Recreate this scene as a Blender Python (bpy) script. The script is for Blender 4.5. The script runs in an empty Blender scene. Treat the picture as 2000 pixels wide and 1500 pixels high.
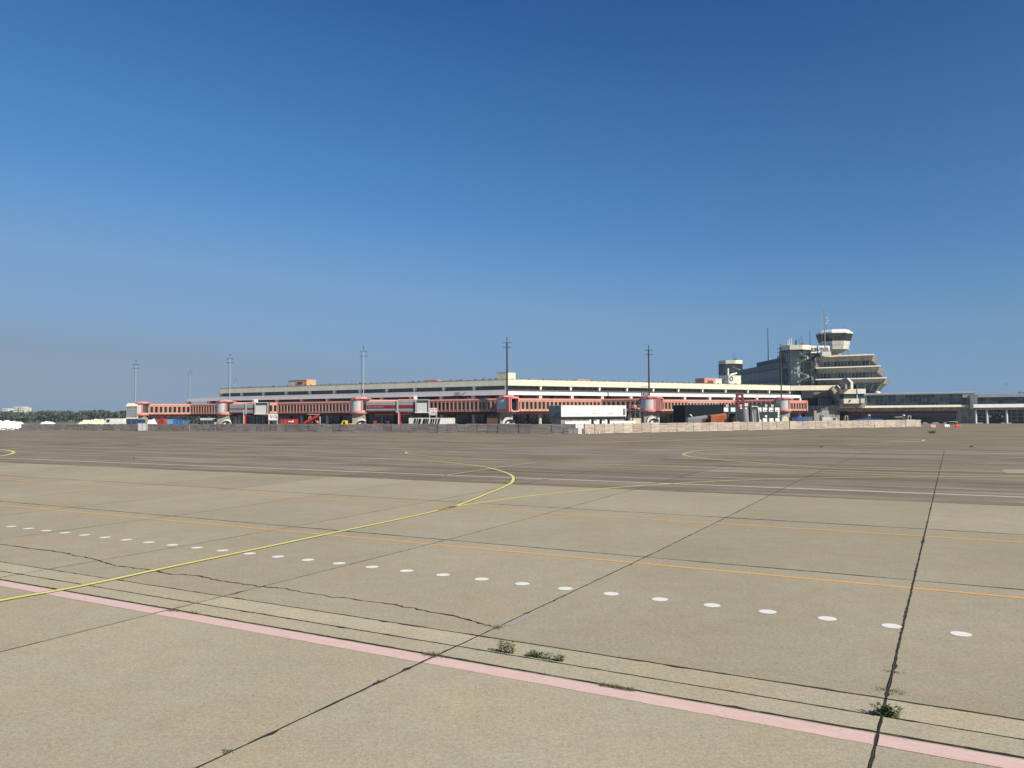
import bpy, math, random
import numpy as np
R = math.radians
random.seed(7); rng = np.random.default_rng(7)
SC = bpy.context.scene
COL = SC.collection

# ------------------------------------------------------------------ camera
F_PX, PITCH, ROLL, EYE = 1535.0, R(2.35), R(0.318), 2.9
fw = np.array([0, math.cos(PITCH), math.sin(PITCH)])
up0 = np.array([0, -math.sin(PITCH), math.cos(PITCH)]); rt0 = np.array([1.0, 0, 0])
rt = math.cos(ROLL) * rt0 - math.sin(ROLL) * up0
up = math.cos(ROLL) * up0 + math.sin(ROLL) * rt0
cam_d = bpy.data.cameras.new('camera'); cam = bpy.data.objects.new('camera', cam_d); COL.objects.link(cam)
cam_d.sensor_fit = 'HORIZONTAL'; cam_d.sensor_width = 36.0; cam_d.lens = F_PX / 2000 * 36.0
cam_d.clip_start = 0.1; cam_d.clip_end = 20000
from mathutils import Matrix, Vector
M3 = Matrix(((rt[0], up[0], -fw[0]), (rt[1], up[1], -fw[1]), (rt[2], up[2], -fw[2])))
cam.matrix_world = Matrix.Translation((0, 0, EYE)) @ M3.to_4x4()
SC.camera = cam

# ------------------------------------------------------------------ sky, sun, exposure
SUN_AZ, SUN_EL = 130.0, 35.0            # azimuth clockwise from +Y
HAZE = 0.00018
SKY_K = 0.0956                                  # brings the clear sky into the 0..1 range of the curve
SKY_RAMP = [(0.0, (.010, .05, .20)), (.12, (.018, .085, .28)), (.1735, (.027, .117, .345)), (.2046, (.042, .156, .405)), (.2768, (.074, .228, .515)), (.33, (.096, .266, .580)),
            (.3814, (.126, .312, .618)), (.4816, (.188, .360, .612)), (.60, (.212, .370, .605)), (.69, (.236, .368, .550)), (.77, (.248, .350, .478)), (1.0, (.29, .38, .47))]
w = bpy.data.worlds.new('World'); SC.world = w; w.use_nodes = True
nt = w.node_tree; nt.nodes.clear()
sky = nt.nodes.new('ShaderNodeTexSky'); sky.sky_type = 'NISHITA'; sky.sun_disc = False
sky.sun_elevation = R(SUN_EL); sky.sun_rotation = R(SUN_AZ)
sky.altitude = 0; sky.air_density = 1.0; sky.dust_density = 0.3; sky.ozone_density = 2.0
sep = nt.nodes.new('ShaderNodeSeparateColor'); kk = nt.nodes.new('ShaderNodeMath'); kk.operation = 'MULTIPLY'; kk.inputs[1].default_value = SKY_K
rmp = nt.nodes.new('ShaderNodeValToRGB')          # the clear sky's colour at each brightness
while len(rmp.color_ramp.elements) < len(SKY_RAMP): rmp.color_ramp.elements.new(0.5)
for e, (p, c) in zip(rmp.color_ramp.elements, SKY_RAMP): e.position = p; e.color = (*c, 1)
post = nt.nodes.new('ShaderNodeVectorMath'); post.operation = 'SCALE'; post.inputs['Scale'].default_value = 1 / SKY_K
bg = nt.nodes.new('ShaderNodeBackground'); bg.inputs['Strength'].default_value = 0.075
wo = nt.nodes.new('ShaderNodeOutputWorld')
tcs = nt.nodes.new('ShaderNodeTexCoord'); dt = nt.nodes.new('ShaderNodeVectorMath'); dt.operation = 'DOT_PRODUCT'   # the clear sky is deepest well away from the anti-solar side
dt.inputs[1].default_value = (math.sin(R(SUN_AZ)), math.cos(R(SUN_AZ)), 0)
mr = nt.nodes.new('ShaderNodeMapRange'); mr.inputs['From Min'].default_value = -0.95; mr.inputs['From Max'].default_value = -0.05; mr.interpolation_type = 'SMOOTHSTEP'
tn = nt.nodes.new('ShaderNodeMix'); tn.data_type = 'RGBA'; tn.inputs['A'].default_value = (1, 1, 1, 1); tn.inputs['B'].default_value = (.90, .88, .82, 1)
mm = nt.nodes.new('ShaderNodeVectorMath'); mm.operation = 'MULTIPLY'
for a_, b_ in ((tcs.outputs['Generated'], dt.inputs[0]), (dt.outputs['Value'], mr.inputs[0]), (mr.outputs[0], tn.inputs['Factor']), (tn.outputs['Result'], mm.inputs[1]), (post.outputs[0], mm.inputs[0])): nt.links.new(a_, b_)
for a_, b_ in ((sky.outputs[0], sep.inputs[0]), (sep.outputs[1], kk.inputs[0]), (kk.outputs[0], rmp.inputs[0]), (rmp.outputs[0], post.inputs[0]), (mm.outputs[0], bg.inputs[0]), (bg.outputs[0], wo.inputs[0])): nt.links.new(a_, b_)
sl = bpy.data.lights.new('sun', 'SUN'); sl.energy = 4.6; sl.angle = R(0.53); sl.color = (1.0, 0.91, 0.77)
so = bpy.data.objects.new('sun', sl); COL.objects.link(so)
sd = Vector((math.sin(R(SUN_AZ)) * math.cos(R(SUN_EL)), math.cos(R(SUN_AZ)) * math.cos(R(SUN_EL)), math.sin(R(SUN_EL))))
so.rotation_euler = sd.to_track_quat('Z', 'Y').to_euler(); so.location = (60, -30, 60)
vs = SC.view_settings
vs.view_transform = 'Standard'; vs.look = 'None'; vs.gamma = 1; vs.exposure = 0.35
vs.use_curve_mapping = False

# ------------------------------------------------------------------ places: where a sight line meets a plane
def ray(px, py):
    return fw + (px - 1000) / F_PX * rt + (750 - py) / F_PX * up
def at(px, py, Y):
    d = ray(px, py); return np.array([0, 0, EYE]) + d * (Y / d[1])
def ground(px, py):
    d = ray(px, py); return (d * (EYE / -d[2]))[:2]
class Frame:
    def __init__(s, org, yaw, flip=False):
        s.org = np.array(org[:2], float); s.u = np.array([math.sin(R(yaw)), math.cos(R(yaw))])
        n = np.array([s.u[1], -s.u[0]])
        if n[1] > 0: n = -n
        s.n = -n if flip else n
        s.rot = math.atan2(s.u[1], s.u[0])
    def pt(s, a, o, z):
        p = s.org + s.u * a + s.n * o; return (p[0], p[1], z)
    def hit(s, px, py, o):
        d = ray(px, py); b = s.org + s.n * o
        t = (b @ s.n) / (d[:2] @ s.n); p = np.array([0, 0, EYE]) + d * t
        return (p[:2] - s.org) @ s.u, p[2]
YL, YR = -60.735, 59.265
CORNER = (-1.14, 195.0)
FL, FR = Frame(CORNER, YL), Frame(CORNER, YR)
T30 = math.tan(R(30))

# ------------------------------------------------------------------ mesh builder
class MB:
    def __init__(s): s.v = []; s.f = []; s.sm = []
    def add(s, vs_, fs, smooth=False):
        b = len(s.v); s.v += [tuple(map(float, q)) for q in vs_]
        s.f += [tuple(b + i for i in q) for q in fs]; s.sm += [smooth] * len(fs); return s
    def box(s, x0, x1, y0, y1, z0, z1):
        return s.add([(x0,y0,z0),(x1,y0,z0),(x1,y1,z0),(x0,y1,z0),(x0,y0,z1),(x1,y0,z1),(x1,y1,z1),(x0,y1,z1)],
                     [(0,3,2,1),(4,5,6,7),(0,1,5,4),(1,2,6,5),(2,3,7,6),(3,0,4,7)])
    def fbox(s, F, a0, a1, o0, o1, z0, z1):
        a0, a1 = sorted((a0, a1)); o0, o1 = sorted((o0, o1))
        P = [F.pt(a, o, z) for z in (z0, z1) for a, o in ((a0,o0),(a1,o0),(a1,o1),(a0,o1))]
        return s.add(P, [(0,3,2,1),(4,5,6,7),(0,1,5,4),(1,2,6,5),(2,3,7,6),(3,0,4,7)])
    def ext(s, F, prof, a0, a1):                   # profile of (o, z), ends a0(o), a1(o)
        n = len(prof); A = a0 if callable(a0) else (lambda o: a0); B = a1 if callable(a1) else (lambda o: a1)
        P = [F.pt(A(o), o, z) for o, z in prof] + [F.pt(B(o), o, z) for o, z in prof]
        return s.add(P, [(i, (i+1) % n, n + (i+1) % n, n + i) for i in range(n)] + [tuple(range(n))[::-1], tuple(range(n, 2*n))])
    def prism(s, poly, z0, z1, top=None):
        n = len(poly); top = top or poly
        P = [(x, y, z0) for x, y in poly] + [(x, y, z1) for x, y in top]
        return s.add(P, [(i, (i+1) % n, n + (i+1) % n, n + i) for i in range(n)] + [tuple(range(n))[::-1], tuple(range(n, 2*n))])
    def tube(s, p0, p1, r0, r1=None, n=8, smooth=True):
        r1 = r0 if r1 is None else r1
        p0, p1 = Vector(p0), Vector(p1); d = (p1 - p0).normalized()
        a = d.orthogonal().normalized(); b = d.cross(a)
        P = []
        for p, r in ((p0, r0), (p1, r1)):
            for i in range(n):
                t = 2 * math.pi * i / n; P.append(p + a * (r * math.cos(t)) + b * (r * math.sin(t)))
        s.add(P, [(i, (i+1) % n, n + (i+1) % n, n + i) for i in range(n)], smooth)
        return s.add(P, [tuple(range(n))[::-1], tuple(range(n, 2*n))])
    def lathe(s, c, prof, n=24, a0=0.0, a1=2*math.pi, smooth=True, caps=True):
        full = abs(a1 - a0 - 2*math.pi) < 1e-6; m = n if full else n + 1
        P = []
        for r, z in prof:
            for i in range(m):
                t = a0 + (a1 - a0) * i / n; P.append((c[0] + r * math.cos(t), c[1] + r * math.sin(t), z))
        fs = [(j*m + i, j*m + (i+1) % m, (j+1)*m + (i+1) % m, (j+1)*m + i) for j in range(len(prof)-1) for i in range(n)]
        s.add(P, fs, smooth)
        if full and caps:
            k = len(prof) - 1
            s.add(P, [tuple(range(m))[::-1], tuple(range(k*m, k*m + m))])
        return s
    def blob(s, c, r, n=7, m=5, jit=0.15):
        P = []; 
        for j in range(m + 1):
            ph = math.pi * j / m
            for i in range(n):
                t = 2 * math.pi * i / n; k = 1 + random.uniform(-jit, jit)
                P.append((c[0] + r[0]*k*math.sin(ph)*math.cos(t), c[1] + r[1]*k*math.sin(ph)*math.sin(t), c[2] + r[2]*k*math.cos(ph)))
        return s.add(P, [(j*n + i, (j+1)*n + i, (j+1)*n + (i+1) % n, j*n + (i+1) % n) for j in range(m) for i in range(n)], True)
    def quad(s, *p): return s.add(p, [tuple(range(len(p)))])
    def mesh(s, name, base, m):
        me = bpy.data.meshes.new(name)
        v = np.array(s.v) - np.array(base)
        me.from_pydata(v.tolist(), [], s.f); me.validate(clean_customdata=False)
        if len(me.polygons) == len(s.sm): me.polygons.foreach_set('use_smooth', s.sm)
        me.materials.append(m); me.update(); return me

BASE = {}
def thing(name, label, cat, base, group=None):
    o = bpy.data.objects.new(name, None); COL.objects.link(o); o.location = base; o.empty_display_size = 0.5
    o['label'] = label; o['category'] = cat
    if group: o['group'] = group
    BASE[o.name] = tuple(base); return o
def part(name, mb, m, parent, label=None, kind=None):
    b = BASE[parent.name]; o = bpy.data.objects.new(name, mb.mesh(name, b, m)); COL.objects.link(o); o.parent = parent
    BASE[o.name] = b
    if label: o['label'] = label
    if kind or name in ('mullions', 'transoms', 'glazing_bars'): o['kind'] = kind or 'stuff'
    return o
def solo(name, mb, m, base, label, cat, group=None):
    o = bpy.data.objects.new(name, mb.mesh(name, base, m)); COL.objects.link(o); o.location = base
    o['label'] = label; o['category'] = cat
    if group: o['group'] = group
    BASE[o.name] = tuple(base); return o
def struct(name, mb, m, kind='structure'):
    o = bpy.data.objects.new(name, mb.mesh(name, (0,0,0), m)); COL.objects.link(o); o['kind'] = kind
    BASE[o.name] = (0,0,0); return o
def inst(name, me, parent, loc, rot=0.0, scale=None):
    b = BASE[parent.name]; o = bpy.data.objects.new(name, me); COL.objects.link(o); o.parent = parent
    o.location = tuple(np.array(loc) - np.array(b)); o.rotation_euler = (0, 0, rot)
    if scale: o.scale = scale
    return o

# ------------------------------------------------------------------ materials
def mat(name, col, rough=0.7, metal=0.0, var=0.12, scale=0.6, rnd=0.0, spec=0.4, streak=0.0, bump=0.0, fine=0.0):
    m = bpy.data.materials.new(name); m.use_nodes = True; t = m.node_tree; b = t.nodes['Principled BSDF']
    b.inputs['Roughness'].default_value = rough; b.inputs['Metallic'].default_value = metal
    b.inputs['Specular IOR Level'].default_value = spec
    L = t.links; g = t.nodes.new('ShaderNodeNewGeometry')
    val = None
    def mul(a, c):
        if a is None: return c
        n = t.nodes.new('ShaderNodeMath'); n.operation = 'MULTIPLY'; L.new(a, n.inputs[0]); L.new(c, n.inputs[1]); return n.outputs[0]
    def rangen(src, lo, hi, f0=0.3, f1=0.7):
        n = t.nodes.new('ShaderNodeMapRange'); n.inputs['From Min'].default_value = f0; n.inputs['From Max'].default_value = f1
        n.inputs['To Min'].default_value = lo; n.inputs['To Max'].default_value = hi; L.new(src, n.inputs[0]); return n.outputs[0]
    if var:
        n = t.nodes.new('ShaderNodeTexNoise'); n.inputs['Scale'].default_value = scale; n.inputs['Detail'].default_value = 5
        n.inputs['Roughness'].default_value = 0.65; L.new(g.outputs['Position'], n.inputs['Vector'])
        val = rangen(n.outputs[0], 1 - var, 1 + var)
    if streak:                                      # rain streaks: noise stretched along z
        mp = t.nodes.new('ShaderNodeMapping'); mp.inputs['Scale'].default_value = (1.6, 1.6, 0.12) if streak < 5 else (0.5, 0.5, 9.0); L.new(g.outputs['Position'], mp.inputs[0])
        n = t.nodes.new('ShaderNodeTexNoise'); n.inputs['Scale'].default_value = 1.0; n.inputs['Detail'].default_value = 4; L.new(mp.outputs[0], n.inputs['Vector'])
        val = mul(val, rangen(n.outputs[0], 1 - streak % 5, 1.0, 0.35, 0.6))
    if fine:
        n = t.nodes.new('ShaderNodeTexNoise'); n.inputs['Scale'].default_value = 55; n.inputs['Detail'].default_value = 2; L.new(g.outputs['Position'], n.inputs['Vector'])
        val = mul(val, rangen(n.outputs[0], 1 - fine, 1 + fine))
    if rnd:
        oi = t.nodes.new('ShaderNodeObjectInfo'); val = mul(val, rangen(oi.outputs['Random'], 1 - rnd, 1 + rnd, 0, 1))
    if val is not None:
        vm = t.nodes.new('ShaderNodeVectorMath'); vm.operation = 'SCALE'; vm.inputs[0].default_value = col; L.new(val, vm.inputs['Scale'])
        L.new(vm.outputs[0], b.inputs['Base Color'])
    else: b.inputs['Base Color'].default_value = (*col, 1)
    return m

DARKW = mat('dark_wood_post', (0.15, 0.13, 0.115), 0.9)
def ground_mat(name, col, dark=1.0, speck=True, streaks=0.0):
    m = bpy.data.materials.new(name); m.use_nodes = True; t = m.node_tree; b = t.nodes['Principled BSDF']; L = t.links
    b.inputs['Roughness'].default_value = 1.0; b.inputs['Specular IOR Level'].default_value = 0.0
    g = t.nodes.new('ShaderNodeNewGeometry')
    def noise(scale, det, lo, hi, f0=0.3, f1=0.7, vec=None, rough=0.6):
        n = t.nodes.new('ShaderNodeTexNoise'); n.inputs['Scale'].default_value = scale; n.inputs['Detail'].default_value = det
        n.inputs['Roughness'].default_value = rough; L.new(vec or g.outputs['Position'], n.inputs['Vector'])
        r = t.nodes.new('ShaderNodeMapRange'); r.inputs['From Min'].default_value = f0; r.inputs['From Max'].default_value = f1
        r.inputs['To Min'].default_value = lo; r.inputs['To Max'].default_value = hi; L.new(n.outputs[0], r.inputs[0]); return r.outputs[0], n
    def mul(a, c):
        n = t.nodes.new('ShaderNodeMath'); n.operation = 'MULTIPLY'; L.new(a, n.inputs[0]); L.new(c, n.inputs[1]); return n.outputs[0]
    v, _ = noise(0.22, 4, 0.93, 1.07)
    v2, _ = noise(2.3, 7, 0.92, 1.08, rough=0.8); v = mul(v, v2)
    v3, nf = noise(48, 4, 0.68, 1.30, rough=0.85); v = mul(v, v3)
    v6, _ = noise(19, 3, 0.86, 1.14, rough=0.7); v = mul(v, v6)
    if speck:
        vo = t.nodes.new('ShaderNodeTexVoronoi'); vo.inputs['Scale'].default_value = 14; L.new(g.outputs['Position'], vo.inputs['Vector'])
        r = t.nodes.new('ShaderNodeMapRange'); r.inputs['From Min'].default_value = 0.07; r.inputs['From Max'].default_value = 0.16
        r.inputs['To Min'].default_value = 0.42; r.inputs['To Max'].default_value = 1.0; L.new(vo.outputs['Distance'], r.inputs[0])
        sc_ = t.nodes.new('ShaderNodeSeparateColor'); L.new(vo.outputs['Color'], sc_.inputs[0])
        gt = t.nodes.new('ShaderNodeMath'); gt.operation = 'LESS_THAN'; gt.inputs[1].default_value = 0.68; L.new(sc_.outputs[0], gt.inputs[0])
        mxs = t.nodes.new('ShaderNodeMath'); mxs.operation = 'MAXIMUM'; L.new(r.outputs[0], mxs.inputs[0]); L.new(gt.outputs[0], mxs.inputs[1]); v = mul(v, mxs.outputs[0])
    if streaks:
        mp = t.nodes.new('ShaderNodeMapping'); mp.vector_type = 'TEXTURE'; mp.inputs['Rotation'].default_value = (0, 0, FL.rot); mp.inputs['Scale'].default_value = (33, 3.1, 1)
        L.new(g.outputs['Position'], mp.inputs[0])
        v4, _ = noise(1.0, 5, 1 - streaks, 1 + streaks, vec=mp.outputs[0]); v = mul(v, v4)
        v5, _ = noise(4.0, 4, 1 - streaks, 1 + streaks, vec=mp.outputs[0]); v = mul(v, v5)
    oi = t.nodes.new('ShaderNodeObjectInfo'); r = t.nodes.new('ShaderNodeMapRange')
    r.inputs['To Min'].default_value = 0.93; r.inputs['To Max'].default_value = 1.07; L.new(oi.outputs['Random'], r.inputs[0]); v = mul(v, r.outputs[0])
    hue, _ = noise(0.7, 4, 0, 1)
    mx = t.nodes.new('ShaderNodeMix'); mx.data_type = 'RGBA'; L.new(hue, mx.inputs['Factor'])
    mx.inputs['A'].default_value = (col[0]*1.0, col[1]*0.985, col[2]*0.95, 1); mx.inputs['B'].default_value = (col[0]*0.98, col[1]*1.0, col[2]*1.06, 1)
    vm = t.nodes.new('ShaderNodeVectorMath'); vm.operation = 'SCALE'; L.new(mx.outputs['Result'], vm.inputs[0]); L.new(v, vm.inputs['Scale'])
    L.new(vm.outputs[0], b.inputs['Base Color'])
    bp = t.nodes.new('ShaderNodeBump'); bp.inputs['Strength'].default_value = 0.35; bp.inputs['Distance'].default_value = 0.006
    L.new(nf.outputs[0], bp.inputs['Height']); L.new(bp.outputs[0], b.inputs['Normal'])
    return m

def paint_mat(name, col, wear=0.25, wearcol=(0.3, 0.27, 0.22), scale=9.0):
    m = bpy.data.materials.new(name); m.use_nodes = True; t = m.node_tree; b = t.nodes['Principled BSDF']; L = t.links
    b.inputs['Roughness'].default_value = 0.7; b.inputs['Specular IOR Level'].default_value = 0.3
    g = t.nodes.new('ShaderNodeNewGeometry'); mp = t.nodes.new('ShaderNodeMapping')
    mp.vector_type = 'TEXTURE'; mp.inputs['Rotation'].default_value = (0, 0, FL.rot); mp.inputs['Scale'].default_value = (2.9, 0.83, 1); L.new(g.outputs['Position'], mp.inputs[0])
    n = t.nodes.new('ShaderNodeTexNoise'); n.inputs['Scale'].default_value = scale; n.inputs['Detail'].default_value = 8; n.inputs['Roughness'].default_value = 0.75
    L.new(mp.outputs[0], n.inputs['Vector'])
    r = t.nodes.new('ShaderNodeMapRange'); r.inputs['From Min'].default_value = 0.72 - wear; r.inputs['From Max'].default_value = 0.80 - wear * 0.5
    r.inputs['To Max'].default_value = min(1.0, 0.25 + wear); L.new(n.outputs[0], r.inputs[0])
    mx = t.nodes.new('ShaderNodeMix'); mx.data_type = 'RGBA'; mx.inputs['A'].default_value = (*col, 1); mx.inputs['B'].default_value = (*wearcol, 1)
    L.new(r.outputs[0], mx.inputs['Factor'])
    n2 = t.nodes.new('ShaderNodeTexNoise'); n2.inputs['Scale'].default_value = 26; n2.inputs['Detail'].default_value = 6; n2.inputs['Roughness'].default_value = 0.7; L.new(mp.outputs[0], n2.inputs['Vector'])
    r2 = t.nodes.new('ShaderNodeMapRange'); r2.inputs['From Min'].default_value = 0.70 - wear * 0.4; r2.inputs['From Max'].default_value = 0.76 - wear * 0.4; r2.inputs['To Max'].default_value = 0.7; L.new(n2.outputs[0], r2.inputs[0])
    m2 = t.nodes.new('ShaderNodeMix'); m2.data_type = 'RGBA'; m2.inputs['B'].default_value = (0.36, 0.31, 0.23, 1); L.new(r2.outputs[0], m2.inputs['Factor']); L.new(mx.outputs['Result'], m2.inputs['A'])
    L.new(m2.outputs['Result'], b.inputs['Base Color'])
    return m

def glass_mat(name, col=(0.03, 0.04, 0.045), rough=0.07):
    return mat(name, col, rough, 0, var=0.35, scale=0.35, rnd=0.35, spec=0.9)

CONC = mat('concrete', (0.40, 0.38, 0.32), 0.85, streak=0.25, var=0.15)
CONCD = mat('weathered_concrete', (0.40, 0.385, 0.34), 0.9, streak=0.40, var=0.25, scale=0.9)
CREAM = mat('cream_render', (0.82, 0.755, 0.575), 0.8, streak=0.10, var=0.05)
WHITE = mat('white_paint', (0.80, 0.80, 0.78), 0.5, var=0.05, streak=0.06)
WHITED = mat('dirty_white', (0.62, 0.62, 0.58), 0.7, var=0.15, streak=0.15)
METROOF = mat('standing_seam_roof', (0.42, 0.43, 0.43), 0.5, 0.2, var=0.12)
DARKROOF = mat('dark_lower_roof', (0.145, 0.14, 0.128), 0.9, var=0.15, spec=0.1)  # darker grey given to the right wing's lower roof only
GRAVEL = mat('roof_gravel', (0.30, 0.28, 0.22), 0.95, var=0.2)
CORAL = mat('coral_paint', (0.66, 0.26, 0.20), 0.55, var=0.10, streak=0.10, rnd=0.05)
SALMON = mat('salmon_panel', (0.56, 0.32, 0.245), 0.6, var=0.10, streak=0.15, rnd=0.08)
PINKP = mat('pink_paint', (0.72, 0.29, 0.27), 0.5, var=0.08)
DKRED = mat('dark_red_paint', (0.11, 0.018, 0.022), 0.6, var=0.15)
MAROON = mat('maroon_stripe', (0.16, 0.014, 0.03), 0.5, var=0.12)
RED = mat('red_paint', (0.46, 0.035, 0.03), 0.5, var=0.12)
GREY = mat('grey_metal', (0.30, 0.31, 0.32), 0.45, 0.25, var=0.1, streak=0.1)
LGREY = mat('light_grey_curtain', (0.62, 0.63, 0.63), 0.55, 0.0, var=0.06, streak=0.08)
DGREY = mat('dark_grey_metal', (0.07, 0.075, 0.08), 0.55, 0.2)
BLACK = mat('black_panel', (0.010, 0.015, 0.022), 0.8, var=0.2, spec=0.08)
SLATE = mat('slate_panel', (0.035, 0.046, 0.055), 0.75, var=0.15, spec=0.12)
RUBBER = mat('rubber', (0.02, 0.02, 0.02), 0.8)
BLUE = mat('blue_paint', (0.03, 0.14, 0.42), 0.5, var=0.1)
NAVY = mat('navy_paint', (0.03, 0.06, 0.16), 0.5, var=0.15)
LBLUE = mat('light_blue_paint', (0.16, 0.42, 0.70), 0.5, var=0.08)
SBLUE = mat('steel_blue_paint', (0.08, 0.17, 0.28), 0.55, var=0.12)
YELLOWP = mat('yellow_machine_paint', (0.78, 0.56, 0.03), 0.5)
ORANGE = mat('orange_paint', (0.62, 0.16, 0.035), 0.6, var=0.15)
BRORANGE = mat('rust_orange', (0.42, 0.125, 0.045), 0.7, var=0.2)
BROWN = mat('brown_board', (0.13, 0.065, 0.04), 0.8)
PEACH = mat('peach_panel', (0.72, 0.37, 0.22), 0.6)
CREAMY = mat('cream_cloth', (0.75, 0.70, 0.50), 0.7)
TARP = mat('white_tarpaulin', (0.78, 0.79, 0.78), 0.6, var=0.08, scale=2)
WOODR = mat('fence_plank', (0.52, 0.45, 0.385), 0.85, var=0.12, scale=1.4, rnd=0.14, streak=5.4)
GLASS = glass_mat('dark_glass'); GLASSB = mat('blue_green_glass', (0.05, 0.085, 0.095), 0.08, 0, var=0.35, scale=0.35, rnd=0.4, spec=0.5)
BLIND = glass_mat('window_with_blind', (0.12, 0.14, 0.14), 0.12)
GLASSN = glass_mat('navy_window', (0.05, 0.065, 0.075), 0.08)
GLASSG = glass_mat('gallery_glass', (0.018, 0.016, 0.014), 0.15)
STEELW = mat('galvanised_steel', (0.55, 0.57, 0.58), 0.4, 0.4)
STEELD = mat('dark_steel', (0.06, 0.058, 0.056), 0.6, 0.3)
FRAMEW = mat('pale_frame', (0.5, 0.52, 0.5), 0.5)
JOINT = mat('joint_filler', (0.034, 0.031, 0.027), 0.95, var=0.3, scale=3)
SLABN = ground_mat('concrete_slab_near', (0.415, 0.364, 0.256))
SLABS = ground_mat('sandy_edge_slab', (0.46, 0.405, 0.285))
SLABM = ground_mat('concrete_slab', (0.375, 0.329, 0.235))
SLABD = ground_mat('dark_concrete_slab', (0.242, 0.205, 0.156), streaks=0.26)
TARMAC = ground_mat('far_apron_surface', (0.238, 0.20, 0.145), speck=False, streaks=0.32)
GRASSM = mat('dry_grass', (0.16, 0.15, 0.075), 0.95, var=0.3, scale=0.05)
PINKL = paint_mat('pink_line_paint', (0.74, 0.525, 0.47), 0.27, (0.66, 0.39, 0.35))
YELL = paint_mat('yellow_line_paint', (0.76, 0.69, 0.20), 0.2)
YELF = paint_mat('faded_yellow_paint', (0.56, 0.50, 0.24), 0.25)
ORNL = paint_mat('orange_line_paint', (0.76, 0.42, 0.14), 0.22)
WHTL = paint_mat('white_line_paint', (0.74, 0.72, 0.65), 0.2)
WDOT = paint_mat('white_dot_paint', (0.80, 0.79, 0.74), 0.1)
BLKL = paint_mat('black_line_border', (0.06, 0.055, 0.05), 0.2)
OLDL = paint_mat('worn_line_paint', (0.42, 0.38, 0.31), 0.3)
OLDYEL = paint_mat('worn_yellow_paint', (0.42, 0.38, 0.22), 0.35)
PATCH = paint_mat('repair_mortar', (0.40, 0.36, 0.29), 0.3)
def leaf_mat(name, c, sc=0.5):
    m = mat(name, c, 0.75, var=0.35, scale=sc, rnd=0.15); return m
LEAFW = leaf_mat('weed_leaf', (0.085, 0.145, 0.035), 20)
LEAFD = leaf_mat('dry_weed', (0.13, 0.12, 0.05), 20)
LEAFT = leaf_mat('tree_leaf', (0.062, 0.080, 0.045), 0.05)

# ------------------------------------------------------------------ ground: slab field in (s, n): s along the left wing, n across
GF = Frame((0, 0), YL)                             # GF.n points to the camera, so n = -o
def gp(s, n, z=0.0): return GF.pt(s, -n, z)
def smooth(x): x = min(1, max(0, x)); return x*x*(3 - 2*x)
def sj(i, n): return 0.67 + 4.88 * i * (1 + 0.105 * smooth((n - 11) / 34))
far = MB(); 
far.quad((-4000, -300, -0.2), (4000, -300, -0.2), (4000, 6000, -0.2), (-4000, 6000, -0.2))
struct('ground', far, GRASSM)
NJ = [-5.0, 1.0, 7.98, 8.43, 8.96, 15.5, 22.5, 29.4, 36.4, 43.9, 51, 58, 65, 72]
S0, S1 = -26.0, 152.0
bed = MB(); bed.quad(gp(S0 - 1, -9, -0.003), gp(S0 - 1, 74, -0.003), gp(S1 + 1, 74, -0.003), gp(S1 + 1, -9, -0.003))
apron = struct('apron', bed, JOINT)
N9 = 72.02
t = MB()
t.quad(gp(S0, N9), gp(-300, N9), gp(-300, 420), gp(460, 420), gp(460, N9), gp(S1, N9))
t.quad(gp(S1, N9), gp(460, N9), gp(460, -200), gp(S1, -200)); t.quad(gp(S0, N9), gp(S0, -200), gp(-300, -200), gp(-300, N9))
t.quad(gp(S0, -5), gp(S1, -5), gp(S1, -200), gp(S0, -200))
struct('tarmac', t, TARMAC)
def visible(s, n):
    x, y, _ = gp(s, n); return y > 2 and abs(x) < 0.72 * y + 6
count = 0
for j in range(len(NJ) - 1):
    n0, n1 = NJ[j], NJ[j+1]
    m_ = SLABN if n1 < 8.1 else SLABS if n1 < 9 else SLABM if n1 < 29.5 else SLABD
    rest = MB()
    for i in range(-5, 31):
        hw = 0.012 if n1 < 30 else 0.016
        cs = (sj(i, n0) + sj(i+1, n0)) / 2
        vis = any(visible(a, b) for a in (sj(i, n0), cs, sj(i+1, n1)) for b in (n0, (n0+n1)/2, n1))
        if not vis and not (S0 < cs < S1): continue
        near = vis and n1 < 31 and math.hypot(*gp(cs, n0)[:2]) < 42
        step = 0.11 if near else 30
        c4 = [(sj(i, n0) + hw, n0 + hw), (sj(i+1, n0) - hw, n0 + hw), (sj(i+1, n1) - hw, n1 - hw), (sj(i, n1) + hw, n1 - hw)]
        poly = []
        for k in range(4):
            a, b = np.array(c4[k]), np.array(c4[(k+1) % 4]); Ld = np.linalg.norm(b - a); nn = max(1, int(Ld / step))
            ctr = np.mean(c4, axis=0); inn = np.array([-(b-a)[1], (b-a)[0]]) / Ld
            if (ctr - a) @ inn < 0: inn = -inn
            ph = random.uniform(0, 9)
            for q in range(nn):
                p = a + (b - a) * q / nn
                if near and q:
                    jt = 0.0018 * math.sin(q * 0.9 + ph) + abs(random.gauss(0, 0.005)) + (random.uniform(0.01, 0.035) if random.random() < 0.025 else 0)
                    p = p + inn * jt
                poly.append(p)
        zt = random.uniform(-0.001, 0.001) if near else 0
        P = [gp(*p, zt) for p in poly]; n_ = len(P)
        Q = [gp(*p, -0.028) for p in poly]
        fs = [tuple(range(n_))] + [(a_, (a_+1) % n_, n_ + (a_+1) % n_, n_ + a_) for a_ in range(n_)]
        if vis and count < 290:
            mb = MB(); mb.add(P + Q, fs); part('slab', mb, m_, apron); count += 1
        else: rest.add(P + Q, fs)
    if rest.v: part('slab_row', rest, m_, apron, kind='stuff')

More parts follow.
